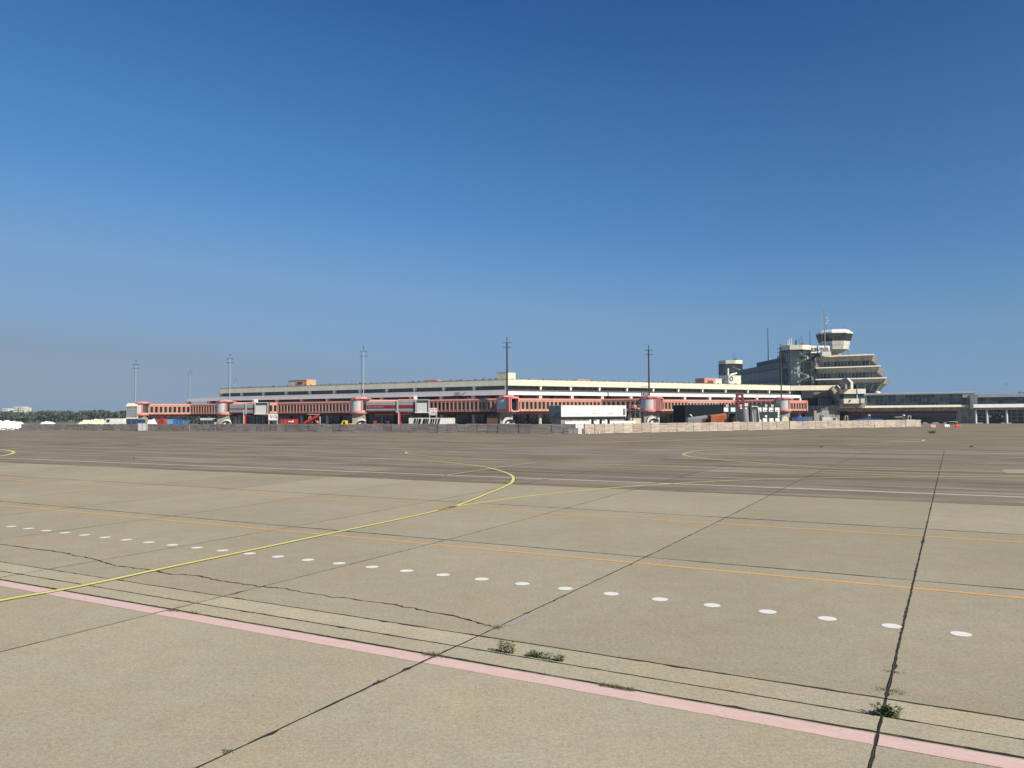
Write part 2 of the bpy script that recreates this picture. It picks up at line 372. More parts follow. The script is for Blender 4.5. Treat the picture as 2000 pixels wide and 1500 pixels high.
def ribbon(pts, wid, z, mb=None):                  # strip along ground points in (s, n)
    mb = mb or MB(); pts = [np.array(p, float) for p in pts]; Lf, Rt = [], []
    for i, p in enumerate(pts):
        d = pts[min(i+1, len(pts)-1)] - pts[max(i-1, 0)]; d /= np.linalg.norm(d); nn = np.array([-d[1], d[0]])
        ww = wid[i] if hasattr(wid, '__len__') else wid
        Lf.append(gp(*(p + nn*ww/2), z)); Rt.append(gp(*(p - nn*ww/2), z))
    n_ = len(pts); mb.add(Lf + Rt, [(i, i+1, n_+i+1, n_+i) for i in range(n_-1)]); return mb
def a_line(name, n, wid, m_, z=0.0038, a=-24, b=70, rag=0.0):
    mb = MB()
    for i in range(-5, 15):
        s0, s1 = sj(i, n) + 0.02, sj(i+1, n) - 0.02
        k = max(2, int((s1 - s0) / 0.15)) if rag else 2
        ss = np.linspace(s0, s1, k)
        A_ = [gp(s, n - wid/2 + (random.gauss(0, rag) if rag else 0), z) for s in ss]; B_ = [gp(s, n + wid/2 + (random.gauss(0, rag*0.5) if rag else 0), z) for s in ss]
        mb.add(A_ + B_, [(q, q+1, k+q+1, k+q) for q in range(k-1)])
    return part(name, mb, m_, apron)
def sealant(pts, w0, amp, spike=0.0):              # bitumen squeezed out of a joint, uneven along its length
    ws = []
    b = 0
    for _ in pts:
        b = 0.85*b + random.gauss(0, amp*0.5); ws.append(max(0.008, w0 + b + (abs(random.gauss(0, spike)) if random.random() < .3 else 0) + (random.uniform(.02, .05) if random.random() < .012 else 0)))
    part('joint_sealant', ribbon(pts, ws, 0.0014), JOINT, apron)
for n_, w0 in ((8.0, .022), (8.43, .020), (8.96, .024), (15.5, .050), (22.5, .055), (29.4, .055), (36.4, .03), (43.9, .03)):
    sealant([(s_, n_ + random.gauss(0, .004)) for s_ in np.arange(-8, min(70, 2.1*n_ + 8), .12)], w0, .008 if n_ < 9 else .016, .012)
for i, w0, sp in ((0, .015, .028), (1, .020, .006), (2, .020, .008), (3, .020, .008), (4, .020, .008), (5, .02, .01), (6, .02, .01)):
    sealant([(sj(i, n_) + random.gauss(0, .003), n_) for n_ in np.arange(3.5 if i < 3 else 7, 45 if i else 70, .1)], w0, .007, sp)
a_line('pink_line', 7.80, 0.26, PINKL, rag=0.004)
a_line('orange_line', 14.80, 0.11, ORNL, rag=0.002)
a_line('orange_line', 21.15, 0.11, ORNL)
a_line('white_line', 32.55, 0.17, WHTL)
a_line('yellow_line', 43.6, 0.24, YELF)
for n_, w_ in ((40.2, .1), (51, .16), (58, .22), (65, .25)): a_line('worn_line', n_, w_, OLDL)
def pix_sn(pts):
    out = []
    for px, py in pts:
        g = ground(px, py); out.append((g @ GF.u, -(g @ GF.n)))
    return out
def curve(pts, k=10):                              # Catmull-Rom through ground points
    P = [np.array(p) for p in pts]; P = [2*P[0]-P[1]] + P + [2*P[-1]-P[-2]]; out = []
    for i in range(1, len(P)-2):
        for q in range(k):
            u = q / k; out.append(0.5*((2*P[i]) + (P[i+1]-P[i-1])*u + (2*P[i-1]-5*P[i]+4*P[i+1]-P[i+2])*u*u + (3*P[i]-P[i-1]-3*P[i+1]+P[i+2])*u**3))
    out.append(P[-2]); return out
def painted(name, pts, wid, m_, border=None, k=10):
    c = curve(pts, k)
    part(name, ribbon(c, wid, 0.0078), m_, apron)
    if border: part('line_border', ribbon(c, wid + border, 0.0058), BLKL, apron)
# yellow lead-in line with black borders, its curve and the branches
painted('yellow_line', [(13.4, 4.0), (13.36, 7.05), (13.27, 7.9), (13.28, 8.9), (13.36, 9.8), (13.5, 12.5), (13.63, 14.9), (13.75, 17.5), (13.95, 20), (14.15, 21.4), (14.75, 23.6), (15.3, 25.3),
    (16.1, 27.9), (17.25, 30.8), (19.6, 34.6), (23.8, 38.9), (28.4, 41.7), (32.1, 43.0), (36.5, 43.4)], 0.145, YELL, 0.07)
painted('yellow_line', [(14.02, 20.2), (14.1, 21.3), (13.9, 22.8), (13.36, 25.8), (12.1, 29.4), (10.65, 32.2), (8.45, 35.5), (5.4, 38.4), (1.33, 41), (-2.8, 43), (-9, 45)], 0.13, YELL)
painted('yellow_line', pix_sn([(1460, 876), (1370, 880), (1336, 886.5), (1345, 891), (1380, 896), (1440, 901), (1560, 910), (1700, 917), (2000, 922)]), 0.24, YELF)
painted('yellow_line', pix_sn([(832, 880), (800, 882), (793, 884.5), (800, 887), (840, 891), (900, 894)]), 0.2, YELF)
painted('yellow_line', pix_sn([(-40, 876), (0, 878), (20, 880.5), (27, 883.5), (20, 887), (0, 890.5), (-40, 893)]), 0.26, YELL)
painted('yellow_line', pix_sn([(1720, 862), (1795, 858.5), (1803, 860), (1790, 862.3), (1660, 868)]), 0.3, YELF)
for pts, wd in (([(863, 929), (940, 918), (1000, 909), (1045, 904)], 0.22), ([(245, 905), (330, 898), (420, 893), (520, 889)], 0.2),
                ([(1130, 866), (1240, 862), (1400, 857), (1600, 850)], 0.7), ([(0, 871), (250, 876), (480, 882)], 0.25)):
    part('worn_line', ribbon(curve(pix_sn(pts), 6), wd, 0.007), OLDL, apron)
pt_ = MB(); pt_.quad(*[gp(*p, 0.008) for p in pix_sn([(1955, 917.5), (2010, 917), (2015, 925), (1965, 924.5)])]); part('worn_paint_patch', pt_, OLDYEL, apron)
pt_ = MB(); pt_.quad(*[gp(*p, 0.005) for p in pix_sn([(985, 1221), (998, 1222), (1042, 1200), (1028, 1199)])]); part('repair_patch', pt_, PATCH, apron)
# dots
dm = MB(); dm.add([(0.128*math.cos(2*math.pi*k/24), 0.128*math.sin(2*math.pi*k/24), 0) for k in range(24)], [tuple(range(24))])
dme = dm.mesh('white_dot', (0,0,0), WDOT)
for k in range(-4, 34):
    s = -0.02 + 0.8245 * k; n = 12.02 + 0.04*math.sin(k * 0.22)
    if abs(s - 13.45) < 0.2: n += 0.0
    inst('white_dot', dme, apron, gp(s, n, 0.0045))
# the long crack and the tar-filled cracks
cr = pix_sn([(-30, 1055), (0, 1063), (52, 1070), (122, 1079), (140, 1084), (185, 1092), (210, 1100), (224, 1105), (266, 1110), (304, 1115), (329, 1121), (385, 1124), (420, 1133), (472, 1140), (514, 1146), (560, 1150),
    (602, 1159), (700, 1172), (770, 1181), (815, 1190), (892, 1204), (938, 1218), (962, 1225)])
cc = []
for i in range(len(cr) - 1):
    for q in range(6):
        u = q / 6; cc.append((cr[i][0]*(1-u) + cr[i+1][0]*u + random.gauss(0, 0.012), cr[i][1]*(1-u) + cr[i+1][1]*u + random.gauss(0, 0.018)))
part('pavement_crack', ribbon(cc, [abs(random.gauss(0.022, 0.014)) + 0.010 for _ in cc], 0.0035), JOINT, apron)

# ------------------------------------------------------------------ terminal building (two wings meeting at the near corner)
SIDE, BAY = 103.4, 9.36
m0 = lambda o: -o * T30
m1 = lambda o: SIDE + o * T30
def irot(F): return F.rot + math.pi if F.u[0]*F.n[1] - F.u[1]*F.n[0] > 0 else F.rot
term = thing('terminal_building', 'long low hexagonal airport terminal with cream roof parapet and two wings meeting at a corner', 'terminal', (*CORNER, 0))
pane_me = MB().box(-1.07, 1.07, -0.03, 0.03, 0, 0.86).mesh('window_pane', (0,0,0), GLASSN)
colu = MB(); colu.prism([(-.2,-.3),(.2,-.3),(.2,.5),(-.2,.5)], 0, 1.04, [(-.3,-.45),(.3,-.45),(.3,.5),(-.3,.5)])
colu_me = colu.mesh('upper_column', (0,0,0), WHITE)
coll = MB(); coll.lathe((0,0,0), [(.42,0),(.42,6.6)], 12); coll.prism([(-.36,-.36),(.36,-.36),(.36,.36),(-.36,.36)], 6.6, 7.96, [(-.42,-.5),(.42,-.5),(.42,.45),(-.42,.45)])
coll_me = coll.mesh('column', (0,0,0), WHITED)
for F in (FL, FR):
    sgn_end = m1 if F is FL else (lambda o: 98.0 if o > 2 else m1(o))
    for k in range(11):
        a0 = m0 if k == 0 else 0.7 + BAY*k + 0.015
        a1 = m1 if k == 10 else 0.7 + BAY*(k+1) - 0.015
        part('parapet_panel', MB().ext(F, [(0,12.05),(0,10.56),(-1.15,10.56),(-1.15,12.05)], a0, a1), CREAM, term)
        for q in range(4):
            a = 0.7 + BAY*k + BAY*(q+0.5)/4
            inst('window_pane', pane_me, term, F.pt(a, -1.2, 9.66), F.rot)
    part('coping', MB().ext(F, [(0.05,12.052),(0.05,12.17),(-1.3,12.17),(-1.3,12.052)], m0, m1), CONCD, term)
    part('roof_deck', MB().ext(F, [(-1.31,11.95),(-24,11.95),(-24,10.57),(-1.31,10.57)], m0, m1), GRAVEL, term)
    part('window_wall', MB().ext(F, [(-1.26,9.3),(-1.26,10.55),(-24,10.55),(-24,9.3)], m0, m1), DGREY, term)
    for k in range(0 if F is FL else 1, 12): inst('upper_column', colu_me, term, F.pt(0.7 + BAY*k, -0.65, 9.5), irot(F))
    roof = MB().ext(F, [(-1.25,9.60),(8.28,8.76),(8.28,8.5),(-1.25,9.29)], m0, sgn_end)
    part('lower_roof', roof, METROOF if F is FL else DARKROOF, term)
    part('roof_fascia', MB().ext(F, [(8.40,7.95),(8.34,8.80),(8.2,8.80),(8.1,7.95)], lambda o: m0(8.3), lambda o: sgn_end(8.3)), WHITE, term)
    part('soffit', MB().ext(F, [(8.09,8.10),(8.09,8.2),(-1.2,8.9),(-1.2,8.8)], m0, sgn_end), DGREY, term)
    part('clerestory_glass', MB().ext(F, [(3.2,4.0),(3.2,8.48),(-20,8.48),(-20,4.0)], m0, sgn_end), GLASS, term)
    part('ground_floor_glass', MB().ext(F, [(5.0,0),(5.0,3.9),(-20,3.9),(-20,0)], m0, sgn_end), GLASS, term)
    mu = MB()
    for k in range(0, 44): mu.fbox(F, k*2.34 + 0.7, k*2.34 + 0.78, 5.02, 5.1, 0, 3.9)
    mu.fbox(F, 0, 97, 5.02, 5.08, 2.4, 2.5)
    part('mullions', mu, STEELD, term)
    cs0 = F.hit(925.5 if F is FL else 1054, 774, 7.75)[0]
    for k in range(0, 12 if F is FL else 11):
        inst('column', coll_me, term, F.pt(cs0 + BAY*k, 7.75, 0), irot(F))
    fit = MB()
    a = 1.5
    while a < SIDE - 2:
        fit.fbox(F, a, a + random.uniform(.25,.9), -0.7, -0.45, 12.17, 12.17 + random.uniform(.08,.28)); a += random.uniform(1.3, 2.6)
    part('roof_fittings', fit, DGREY, term, kind='stuff')

# salmon passenger galleries, each panel with its window
PIT = 1.17
def panel_mesh():
    mb = MB(); hw, z0, z1, r = 0.355, 0.50, 2.28, 0.17; W, H = PIT/2 - 0.02, 2.55
    hole, outer = [], []
    for cx, cz, a0, X_, Z_ in ((hw-r, z1-r, 0, W, H), (-hw+r, z1-r, 90, -W, H), (-hw+r, z0+r, 180, -W, 0), (hw-r, z0+r, 270, W, 0)):
        arc = [(cx + r*math.cos(R(a0+d)), cz + r*math.sin(R(a0+d))) for d in (0, 45, 90)]
        hole += arc
        if a0 in (0, 180): outer += [(X_, arc[0][1]), (X_, Z_), (arc[2][0], Z_)]
        else: outer += [(arc[0][0], Z_), (X_, Z_), (X_, arc[2][1])]
    n = 12
    P = [(x, -0.06, z) for x, z in outer] + [(x, -0.06, z) for x, z in hole] + [(x, 0.06, z) for x, z in hole]
    fs = [(i, (i+1) % n, n+(i+1) % n, n+i) for i in range(n)] + [(n+i, n+(i+1) % n, 2*n+(i+1) % n, 2*n+i) for i in range(n)]
    mb.add(P, fs)
    mb.box(-W, W, -0.055, 0.10, 0.0, 0.02); mb.box(-W, -W+0.05, -0.12, -0.06, 0, H); mb.box(W-0.05, W, -0.12, -0.06, 0, H)
    pane = MB().add([(x, 0.05, z) for x, z in hole], [tuple(range(n))])
    return mb.mesh('window_panel', (0,0,0), SALMON), pane.mesh('pane', (0,0,0), GLASSG)
PANEL, PANE = panel_mesh()
def panels(F, a0, a1, o, th):
    n = int((a1 - a0) / PIT + 0.02); st = (a1 - a0) / n
    for k in range(n):
        loc = F.pt(a0 + st*(k+0.5), o, 4.06); p = inst('window_panel', PANEL, th, loc, irot(F), (st/PIT, 1, 1)); BASE[p.name] = loc
        q = bpy.data.objects.new('pane', PANE); COL.objects.link(q); q.parent = p
def gallery_body(F, th, a0, a1, oc, depth, skirt=True):
    part('body', MB().ext(F, [(oc-0.12,4.05),(oc-0.12,6.62),(oc-depth,6.62),(oc-depth,4.05)], a0, a1), SALMON, th)
    part('roof_band', MB().ext(F, [(oc+0.10,6.63),(oc+0.10,6.82),(oc-0.15,7.12),(oc-depth+.2,7.14),(oc-depth-.1,6.9),(oc-depth-.1,6.63)], a0, a1), CORAL, th)
    if skirt: part('floor_beam', MB().ext(F, [(oc-0.5,3.40),(oc-0.25,4.04),(oc-depth+.3,4.04),(oc-depth+.5,3.40)], a0, a1), DKRED, th)
gl = thing('passenger_gallery', 'shaded salmon walkway with a row of dark windows along the left wing', 'walkway', (*FL.pt(50, 8.5, 0)[:2], 0), 'salmon galleries along the terminal')
gallery_body(FL, gl, m0, lambda o: SIDE + o*T30, 10.0, 3.0); panels(FL, m0(10.0), SIDE + 5.7, 10.0, gl)
GR_END = FR.hit(1577, 800, 10.0)[0]
gr = thing('passenger_gallery', 'sunlit salmon walkway with a row of dark windows along the right wing', 'walkway', (*FR.pt(50, 8.5, 0)[:2], 0), 'salmon galleries along the terminal')
gallery_body(FR, gr, m0, GR_END - 0.35, 10.0, 3.0); panels(FR, m0(10.0), GR_END - 0.5, 10.0, gr)
part('end_frame', MB().ext(FR, [(10.2,3.9),(10.2,7.0),(9.8,7.2),(7,7.2),(6.8,6.9),(6.8,3.9)], GR_END - 0.34, GR_END), PINKP, gr)

# boarding stubs: a short gallery out to a round rotunda on a concrete pier, with a flood-light mast on top
def octagon(c, r, ph=22.5, n=8): return [(c[0] + r*math.cos(R(ph + 360*i/n)), c[1] + r*math.sin(R(ph + 360*i/n))) for i in range(n)]
def stub(side, sf, px, label, glabel=None, mouth=None, flare=False):
    F = FL if side == 'L' else FR
    dirv = -FR.u if side == 'L' else -FL.u; yaw = math.degrees(math.atan2(dirv[0], dirv[1]))
    st = np.array(F.pt(sf, 10.0, 0)[:2]); SF = Frame(st, yaw)
    if sf is not None and px:
        L = SF.hit(px, 790, -1.5)[0]
    c = SF.pt(L, -1.5, 0)[:2]
    th = thing('boarding_rotunda', label, 'boarding bridge', (c[0], c[1], 0), 'round boarding rotundas along the terminal')
    gallery_body(SF, th, -2.0, L - 1.6, 0.0, 3.0); panels(SF, 0.0, L - 1.9, 0.0, th)
    rotunda(th, c, mouth, flare)
    return th, c
def rotunda(th, c, mouth=None, flare=False):
    part('pier', MB().box(c[0]-1.5, c[0]+1.5, c[1]-1.2, c[1]+1.2, 0, 3.7), CONC, th)
    part('base_ring', MB().lathe(c, [(2.05,3.68),(2.2,3.74),(2.22,4.45),(2.1,4.52)], 28), PINKP, th)
    part('core', MB().lathe(c, [(1.9,4.5),(1.9,6.9)], 28), DGREY, th)
    cu = MB().lathe(c, [(2.14,4.52),(2.14,6.86)], 18, R(170), R(292)); part('curtain', cu, LGREY, th)
    for a in (168, 296, 40):
        x, y = c[0] + 2.16*math.cos(R(a)), c[1] + 2.16*math.sin(R(a)); part('frame_post', MB().lathe((x,y), [(.2,4.4),(.2,6.95)], 8), PINKP, th)
    part('side_panel', MB().lathe(c, [(2.12,4.52),(2.12,6.86)], 12, R(45), R(165)), PINKP, th)
    part('top_ring', MB().lathe(c, [(2.1,6.84),(2.22,6.86),(2.24,7.22),(2.1,7.24)], 28), PINKP, th)
    part('cap', MB().prism(octagon((c[0]+.4, c[1]), 2.6), 7.24, 7.42), PINKP, th)
    part('cap_top', MB().prism(octagon((c[0]+.1, c[1]), 1.9), 7.42, 7.72, octagon((c[0]+.1, c[1]), 1.7)), PINKP, th)
    if mouth is not None:                                   # open doorway box where a bridge was taken off
        MF = Frame(c, mouth); hw = 1.0
        part('doorway', MB().ext(MF, [(hw,4.2),(hw,6.95),(-hw,6.95),(-hw,4.2)], 1.5, 2.2), BLACK, th)
        fr = MB()
        fr.fbox(MF, 1.6, 3.15, hw, hw+.22, 4.0, 7.1); fr.fbox(MF, 1.6, 3.15, -hw-.22, -hw, 4.0, 7.1); fr.fbox(MF, 1.6, 3.3, -hw, hw, 6.96, 7.2)
        part('doorway_frame', fr, PINKP, th); part('threshold', MB().fbox(MF, 1.7, 3.35, -hw, hw, 3.95, 4.15), FRAMEW, th)
        if flare: part('side_leaf', MB().add([MF.pt(1.9,hw+.3,3.9), MF.pt(3.9,hw+1.2,3.9), MF.pt(3.9,hw+1.2,7.2), MF.pt(1.9,hw+.3,7.2), MF.pt(1.9,hw+.45,3.9), MF.pt(3.9,hw+1.35,3.9), MF.pt(3.9,hw+1.35,7.2), MF.pt(1.9,hw+.45,7.2)],
            [(0,1,2,3),(7,6,5,4),(0,4,5,1),(1,5,6,2),(2,6,7,3),(3,7,4,0)]), PINKP, th)
DR = {}
t_, DR['a'] = stub('L', 104.4, 277, 'end rotunda with pale canopy head at the far left end of the salmon walkway')
t_, DR['b'] = stub('L', 68.3, 439, 'pink topped rotunda beside the second grey jet bridge, left of the roof box')
t_, DR['c'] = stub('L', 21.5, 702, 'pink topped rotunda with grey curtain joined to the striped jet bridge')
cc_ = at(989, 790, 181.5)[:2]
t_ = thing('boarding_rotunda', 'pink rotunda with open dark doorway at the terminal corner', 'boarding bridge', (cc_[0], cc_[1], 0), 'round boarding rotundas along the terminal'); rotunda(t_, cc_, 141, True); DR['d'] = cc_
part('link', MB().prism([(cc_[0]-1.5,cc_[1]+1.5),(cc_[0]+1.5,cc_[1]+1.5),(cc_[0]+1.5,cc_[1]+5),(cc_[0]-1.5,cc_[1]+5)], 4.0, 7.0), SALMON, t_)
t_, DR['e'] = stub('R', 21.5, 1268, 'pink rotunda with flared side panels beside the scaffold platform', mouth=115, flare=False)
t_, DR['f'] = stub('R', 68.2, 1529, 'pink rotunda behind the black wall near the main building')

def mast(name_label, px, pyt, c, m_, w_=0.34, arms=True, double=False, grp='flood-light masts on the rotundas', zb=7.73):
    x = at(px, 750, c[1])[0]; y = c[1]; zt = at(px, pyt, y)[2]
    th = thing('floodlight_mast', name_label, 'light mast', (x, y, zb), grp)
    part('pole', MB().tube((x,y,zb), (x,y,zt-1.2), w_*0.47, w_*0.36, 10), m_, th)
    part('tip', MB().tube((x,y,zt-1.2), (x,y,zt), w_*0.25, w_*0.12, 8).lathe((x,y), [(.02,zt-.25),(.14,zt-.2),(.14,zt),(.02,zt+.05)], 8), STEELD, th)
    if double: part('rear_pole', MB().tube((x-.6,y+.5,zb), (x-.6,y+.5,zt-1.6), w_*0.3, w_*0.22, 8), m_, th)
    for dz in (1.25, 2.3):
        part('crossarm', MB().tube((x-.95,y,zt-dz), (x+.95,y,zt-dz), 0.045, n=6), STEELD, th)
        for dx in (-.8, -.45, .45, .8): part('floodlight', MB().box(x+dx-.13, x+dx+.13, y-.2, y+.02, zt-dz-.09, zt-dz+.05), STEELD, th)
mast('pale thin mast on the end rotunda, leftmost of the masts', 265, 704, DR['a'], STEELW, .17, double=True)
mast('slim pale mast on the rotunda beside the second jet bridge', 449, 692, DR['b'], STEELW, .19, double=True)
mast('pale mast with two crossarms on the rotunda of the striped jet bridge', 710, 677, DR['c'], STEELW, .24, double=True)
mast('tall dark mast with two crossarms above the terminal corner', 990.6, 659, (DR['d'][0], DR['d'][1]+.4), STEELD, .5)
mast('dark mast standing on the rotunda beside the scaffold', 1267.6, 674, DR['e'], STEELD, .5)
mast('dark bare pole before the glass stair tower', 1525.6, 672, DR['f'], STEELD, .4)
mast('faint pale mast seen behind the left end of the terminal', 371, 721, (0, 330), STEELW, .18, double=True, zb=0)
mast('tiny distant mast just right of the slim pale mast', 460, 737, (0, 360), STEELW, .16, zb=0)

# ------------------------------------------------------------------ roof boxes
def roof_box(label, F, o, pxs, pyt, mats, depth=4.0, vent=False, parts=('housing', 'louvre_housing')):
    xs = [F.hit(p, pyt, o)[0] for p in pxs]; zt = F.hit(pxs[0], pyt, o)[1]
    th = thing('roof_plant_box', label, 'roof unit', (*F.pt((xs[0]+xs[-1])/2, o - depth/2, 0)[:2], 11.95))
    for i in range(len(xs)-1):
        part(parts[min(i, len(parts)-1)], MB().fbox(F, xs[i], xs[i+1] , o - depth, o - 0.03*i, 11.955, zt - 0.05*i), mats[i], th)
    part('lid', MB().fbox(F, min(xs)-.1, max(xs)+.1, o-depth-.1, o+.1, zt+.005, zt+.12), mats[-1], th)
    if vent:
        for q in vent:
            a, b = F.hit(q[0], q[1], o+.1)[0], F.hit(q[2], q[3], o+.1); z0 = F.hit(q[0], q[3], o)[1]; z1 = F.hit(q[0], q[1], o)[1]
            part('louvre', MB().fbox(F, a, b[0], o+.02, o+.12, z0, z1), BROWN, th)
    return th
ob = roof_box('white and peach plant box on the left wing roof', FL, -9, (599, 577, 563), 742, (PEACH, WHITED), vent=[(581, 746.5, 590, 750)])
part('duct', MB().tube(FL.pt(FL.hit(563, 747, -9)[0], -10, 12.9), FL.pt(FL.hit(558.5, 748, -9)[0]+.5, -10, 12.6), .55, .3), WHITED, ob)
cb = thing('roof_plant_box', 'cream box on the terminal roof corner behind the tall dark mast', 'roof unit', (at(988,740,203)[0], 205, 11.95))
P_ = [at(p, 735, y)[:2] for p, y in ((970, 204.8), (989, 203.2), (1007, 204.6))]
poly = [tuple(P_[0]), tuple(P_[1]), tuple(P_[2]), (P_[2][0]-1.6, P_[2][1]+3), (P_[0][0]+1.6, P_[0][1]+3)]
part('housing', MB().prism(poly, 11.96, at(988, 728, 204)[2]), CREAM, cb); part('lid', MB().prism([(x, y-.05) for x, y in poly], at(988, 728, 204)[2]+.005, at(988, 727.3, 204)[2]), CONCD, cb)
for lab, F, a, b, pt_y in (('flat coral skylight on the left wing roof behind the parapet', FL, 826, 854, 743.6), ('flat coral skylight on the right wing roof behind the parapet', FR, 1127, 1152, 741.8)):
    s0, z0 = F.hit(a, pt_y, -3); s1, _ = F.hit(b, pt_y, -3)
    th = thing('roof_skylight', lab, 'skylight', (*F.pt((s0+s1)/2, -4, 0)[:2], 11.95)); part('frame', MB().fbox(F, s0, s1, -5, -3, 11.955, z0), CORAL, th); part('dome', MB().fbox(F, s0+.3 if s1 > s0 else s0-.3, s1-.3 if s1 > s0 else s1+.3, -4.8, -3.2, z0, z0+.15), CORAL, th)
roof_box('coral and white plant box left of the far glass tower', FR, -9, (1376, 1397, 1410), 739, (CORAL, WHITED), vent=[(1383, 743, 1393, 749)])
fb = roof_box('pale plant box with a round fan on the right wing roof', FR, -7, (1423, 1437, 1447), 733.5, (WHITED, CREAM))
fs_, fz = FR.hit(1428.5, 739.5, -6.9)
ring = MB()
for k in range(16):
    t0, t1 = 2*math.pi*k/16, 2*math.pi*(k+1)/16
    ring.tube(FR.pt(fs_+.62*math.cos(t0), -6.9, fz+.62*math.sin(t0)), FR.pt(fs_+.62*math.cos(t1), -6.9, fz+.62*math.sin(t1)), .12, n=6)
part('fan_ring', ring, STEELD, fb)
part('duct', MB().tube(FR.pt(fs_-.3, -8, fz+1.0), FR.pt(fs_-.3, -8, fz+3.2), .3).tube(FR.pt(fs_+1.2, -8.5, fz+1.3), FR.pt(fs_+4, -8.5, fz+1.9), .25), WHITE, fb)

# ------------------------------------------------------------------ apron wall of stacked planks
WC = at(1129.5, 846, 126.7)[:2]; WLE = ground(42, 840); WRE = ground(1798, 833)
def plank_panel(seed, W=2.06):
    r = random.Random(seed); mb = MB(); z = 0.02; n = r.choice((4, 4, 5, 5, 6)); hs_ = [r.uniform(.7, 1.3) for _ in range(n)]; k = 1.62 / sum(hs_)
    for h_ in hs_:
        hh = h_ * k; dy = r.uniform(-.03, .03); mb.box(-W/2+.03, W/2-.03, -.10+dy, .10+dy, z, z+hh-.05); z += hh
    mb.box(-W/2+.03, W/2-.03, -.04, .04, 0.0, 1.58)
    return mb.mesh('plank_panel', (0,0,0), WOODR)
PP = [plank_panel(i) for i in range(9)]
post_me = MB().box(-.06, .06, -.07, .12, 0, 1.66).mesh('post', (0,0,0), DARKW)
def plank_wall(a, b, label):
    a, b = np.array(a), np.array(b); L = np.linalg.norm(b-a); d = (b-a)/L; rot = math.atan2(d[1], d[0]); n = round(L/2.08); st = L/n
    th = thing('plank_wall', label, 'wall', (*((a+b)/2), 0), 'low plank walls round the terminal')
    for k in range(n):
        p = a + d*st*(k+.5); inst('plank_panel', random.choice(PP), th, (*(p + np.array([-d[1], d[0]])*random.gauss(0,.02)), random.uniform(-.03,.03)), rot + random.choice((0, math.pi)), (st/2.08, 1, random.uniform(.97,1.03)))
    for k in range(n+1):
        p = a + d*st*k; inst('post', post_me, th, (*p, 0), rot)
    return th
wl = plank_wall(WLE, WC - np.array([.5, -.2]), 'long shaded grey plank wall in front of the left wing')
wr = plank_wall(WC + np.array([1.0, .3]), WRE, 'sunlit beige plank wall in front of the right wing')
part('corner_panel', MB().box(WC[0]-.15, WC[0]+.75, WC[1]-.1, WC[1]+.2, 0, 1.68), WHITE, wr, 'white end panel at the wall corner')
def cage(px0, px1, pyt, Y, label, m_, name='storage_crate'):
    x0, x1 = at(px0, 840, Y)[0], at(px1, 840, Y)[0]; zt = at(px0, pyt, Y)[2]
    th = thing(name, label, 'crate', ((x0+x1)/2, Y, 0)); part('panel', MB().box(x0+.06, x1-.06, Y-.4, Y+.4, .08, zt-.05), m_, th)
    for x in (x0, x1-.07, (x0+x1)/2): part('upright', MB().box(x, x+.07, Y-.45, Y-.38, 0, zt), GREY, th)
    part('rail', MB().box(x0, x1, Y-.47, Y-.455, zt-.08, zt), GREY, th)
cage(1110, 1128.5, 836, 125.2, 'low grey mesh crate at the wall corner', GREY)
cage(1136, 1139.5, 837, 125.4, 'slim grey marker box beside the white wall corner panel', DGREY)
cab_ = MB(); rx = ray(280, 840); rx = rx[:2]/rx[1]; dw = WC - WLE; Yc = (WLE[0]*dw[1] - WLE[1]*dw[0])/(rx[0]*dw[1] - dw[0]) - 0.9
cage(271, 288, 825.8, Yc, 'pale grey steel cabinet in front of the left part of the plank wall', LGREY, 'steel_cabinet')
for i, (px, py) in enumerate(((1151, 847.5), (1170.5, 846.8))):
    g = ground(px, py); solo('marker_post', MB().lathe(g, [(.06,0),(.05,.35),(.0,.38)], 8).lathe(g, [(.12,0),(.12,.04)], 8), WHITE, (*g, 0), ('left' if i == 0 else 'right') + ' one of two tiny white marker posts before the sunlit wall', 'marker')

# ------------------------------------------------------------------ jet bridges still in place
def oct_prof(y, z0, z1, hw, c=.35): return [(y-hw,z0+c*.5),(y-hw+c*.5,z0),(y+hw-c*.5,z0),(y+hw,z0+c*.5),(y+hw,z1-c),(y+hw-c,z1),(y-hw+c,z1),(y-hw,z1-c)]
def tube_x(x0, x1, y, z0, z1, hw, c=.35):
    A = oct_prof(y, z0, z1, hw, c); n = 8
    return MB().add([(x0, a, b) for a, b in A] + [(x1, a, b) for a, b in A], [(i, (i+1) % n, n+(i+1) % n, n+i) for i in range(n)] + [tuple(range(n))[::-1], tuple(range(n, 2*n))])
def shutter_cab(th, x0, x1, y, z0, z1, side=0.0):
    w_ = .16
    part('cab_shell', MB().prism([(x0+.05,y+.12),(x1-.05,y+.12),(x1-.35+side,y+2.6),(x0+.35+side,y+2.6)], z0+.1, z1-.05), DGREY, th)
    fr = MB().box(x0, x0+w_, y-.12, y+.1, z0, z1).box(x1-w_, x1, y-.12, y+.1, z0, z1).box(x0+w_, x1-w_, y-.12, y+.1, z1-w_, z1).box(x0+w_, x1-w_, y-.12, y+.1, z0, z0+w_)
    part('cab_frame', fr, WHITED, th)
    sh = MB(); n = 7; x_a, x_b = x0 + .28, x1 - .55
    for i in range(n):
        za = z0 + .2 + (z1-z0-1.0)*i/n; sh.box(x_a, x_b, y+.02, y+.1+.02*(i % 2), za, za + (z1-z0-1.0)/n - .03)
    part('shutter', sh, LGREY, th); part('bumper', MB().tube((x0-.1,y-.3,z0+.05),(x1+.1,y-.3,z0+.05),.13), WHITED, th)
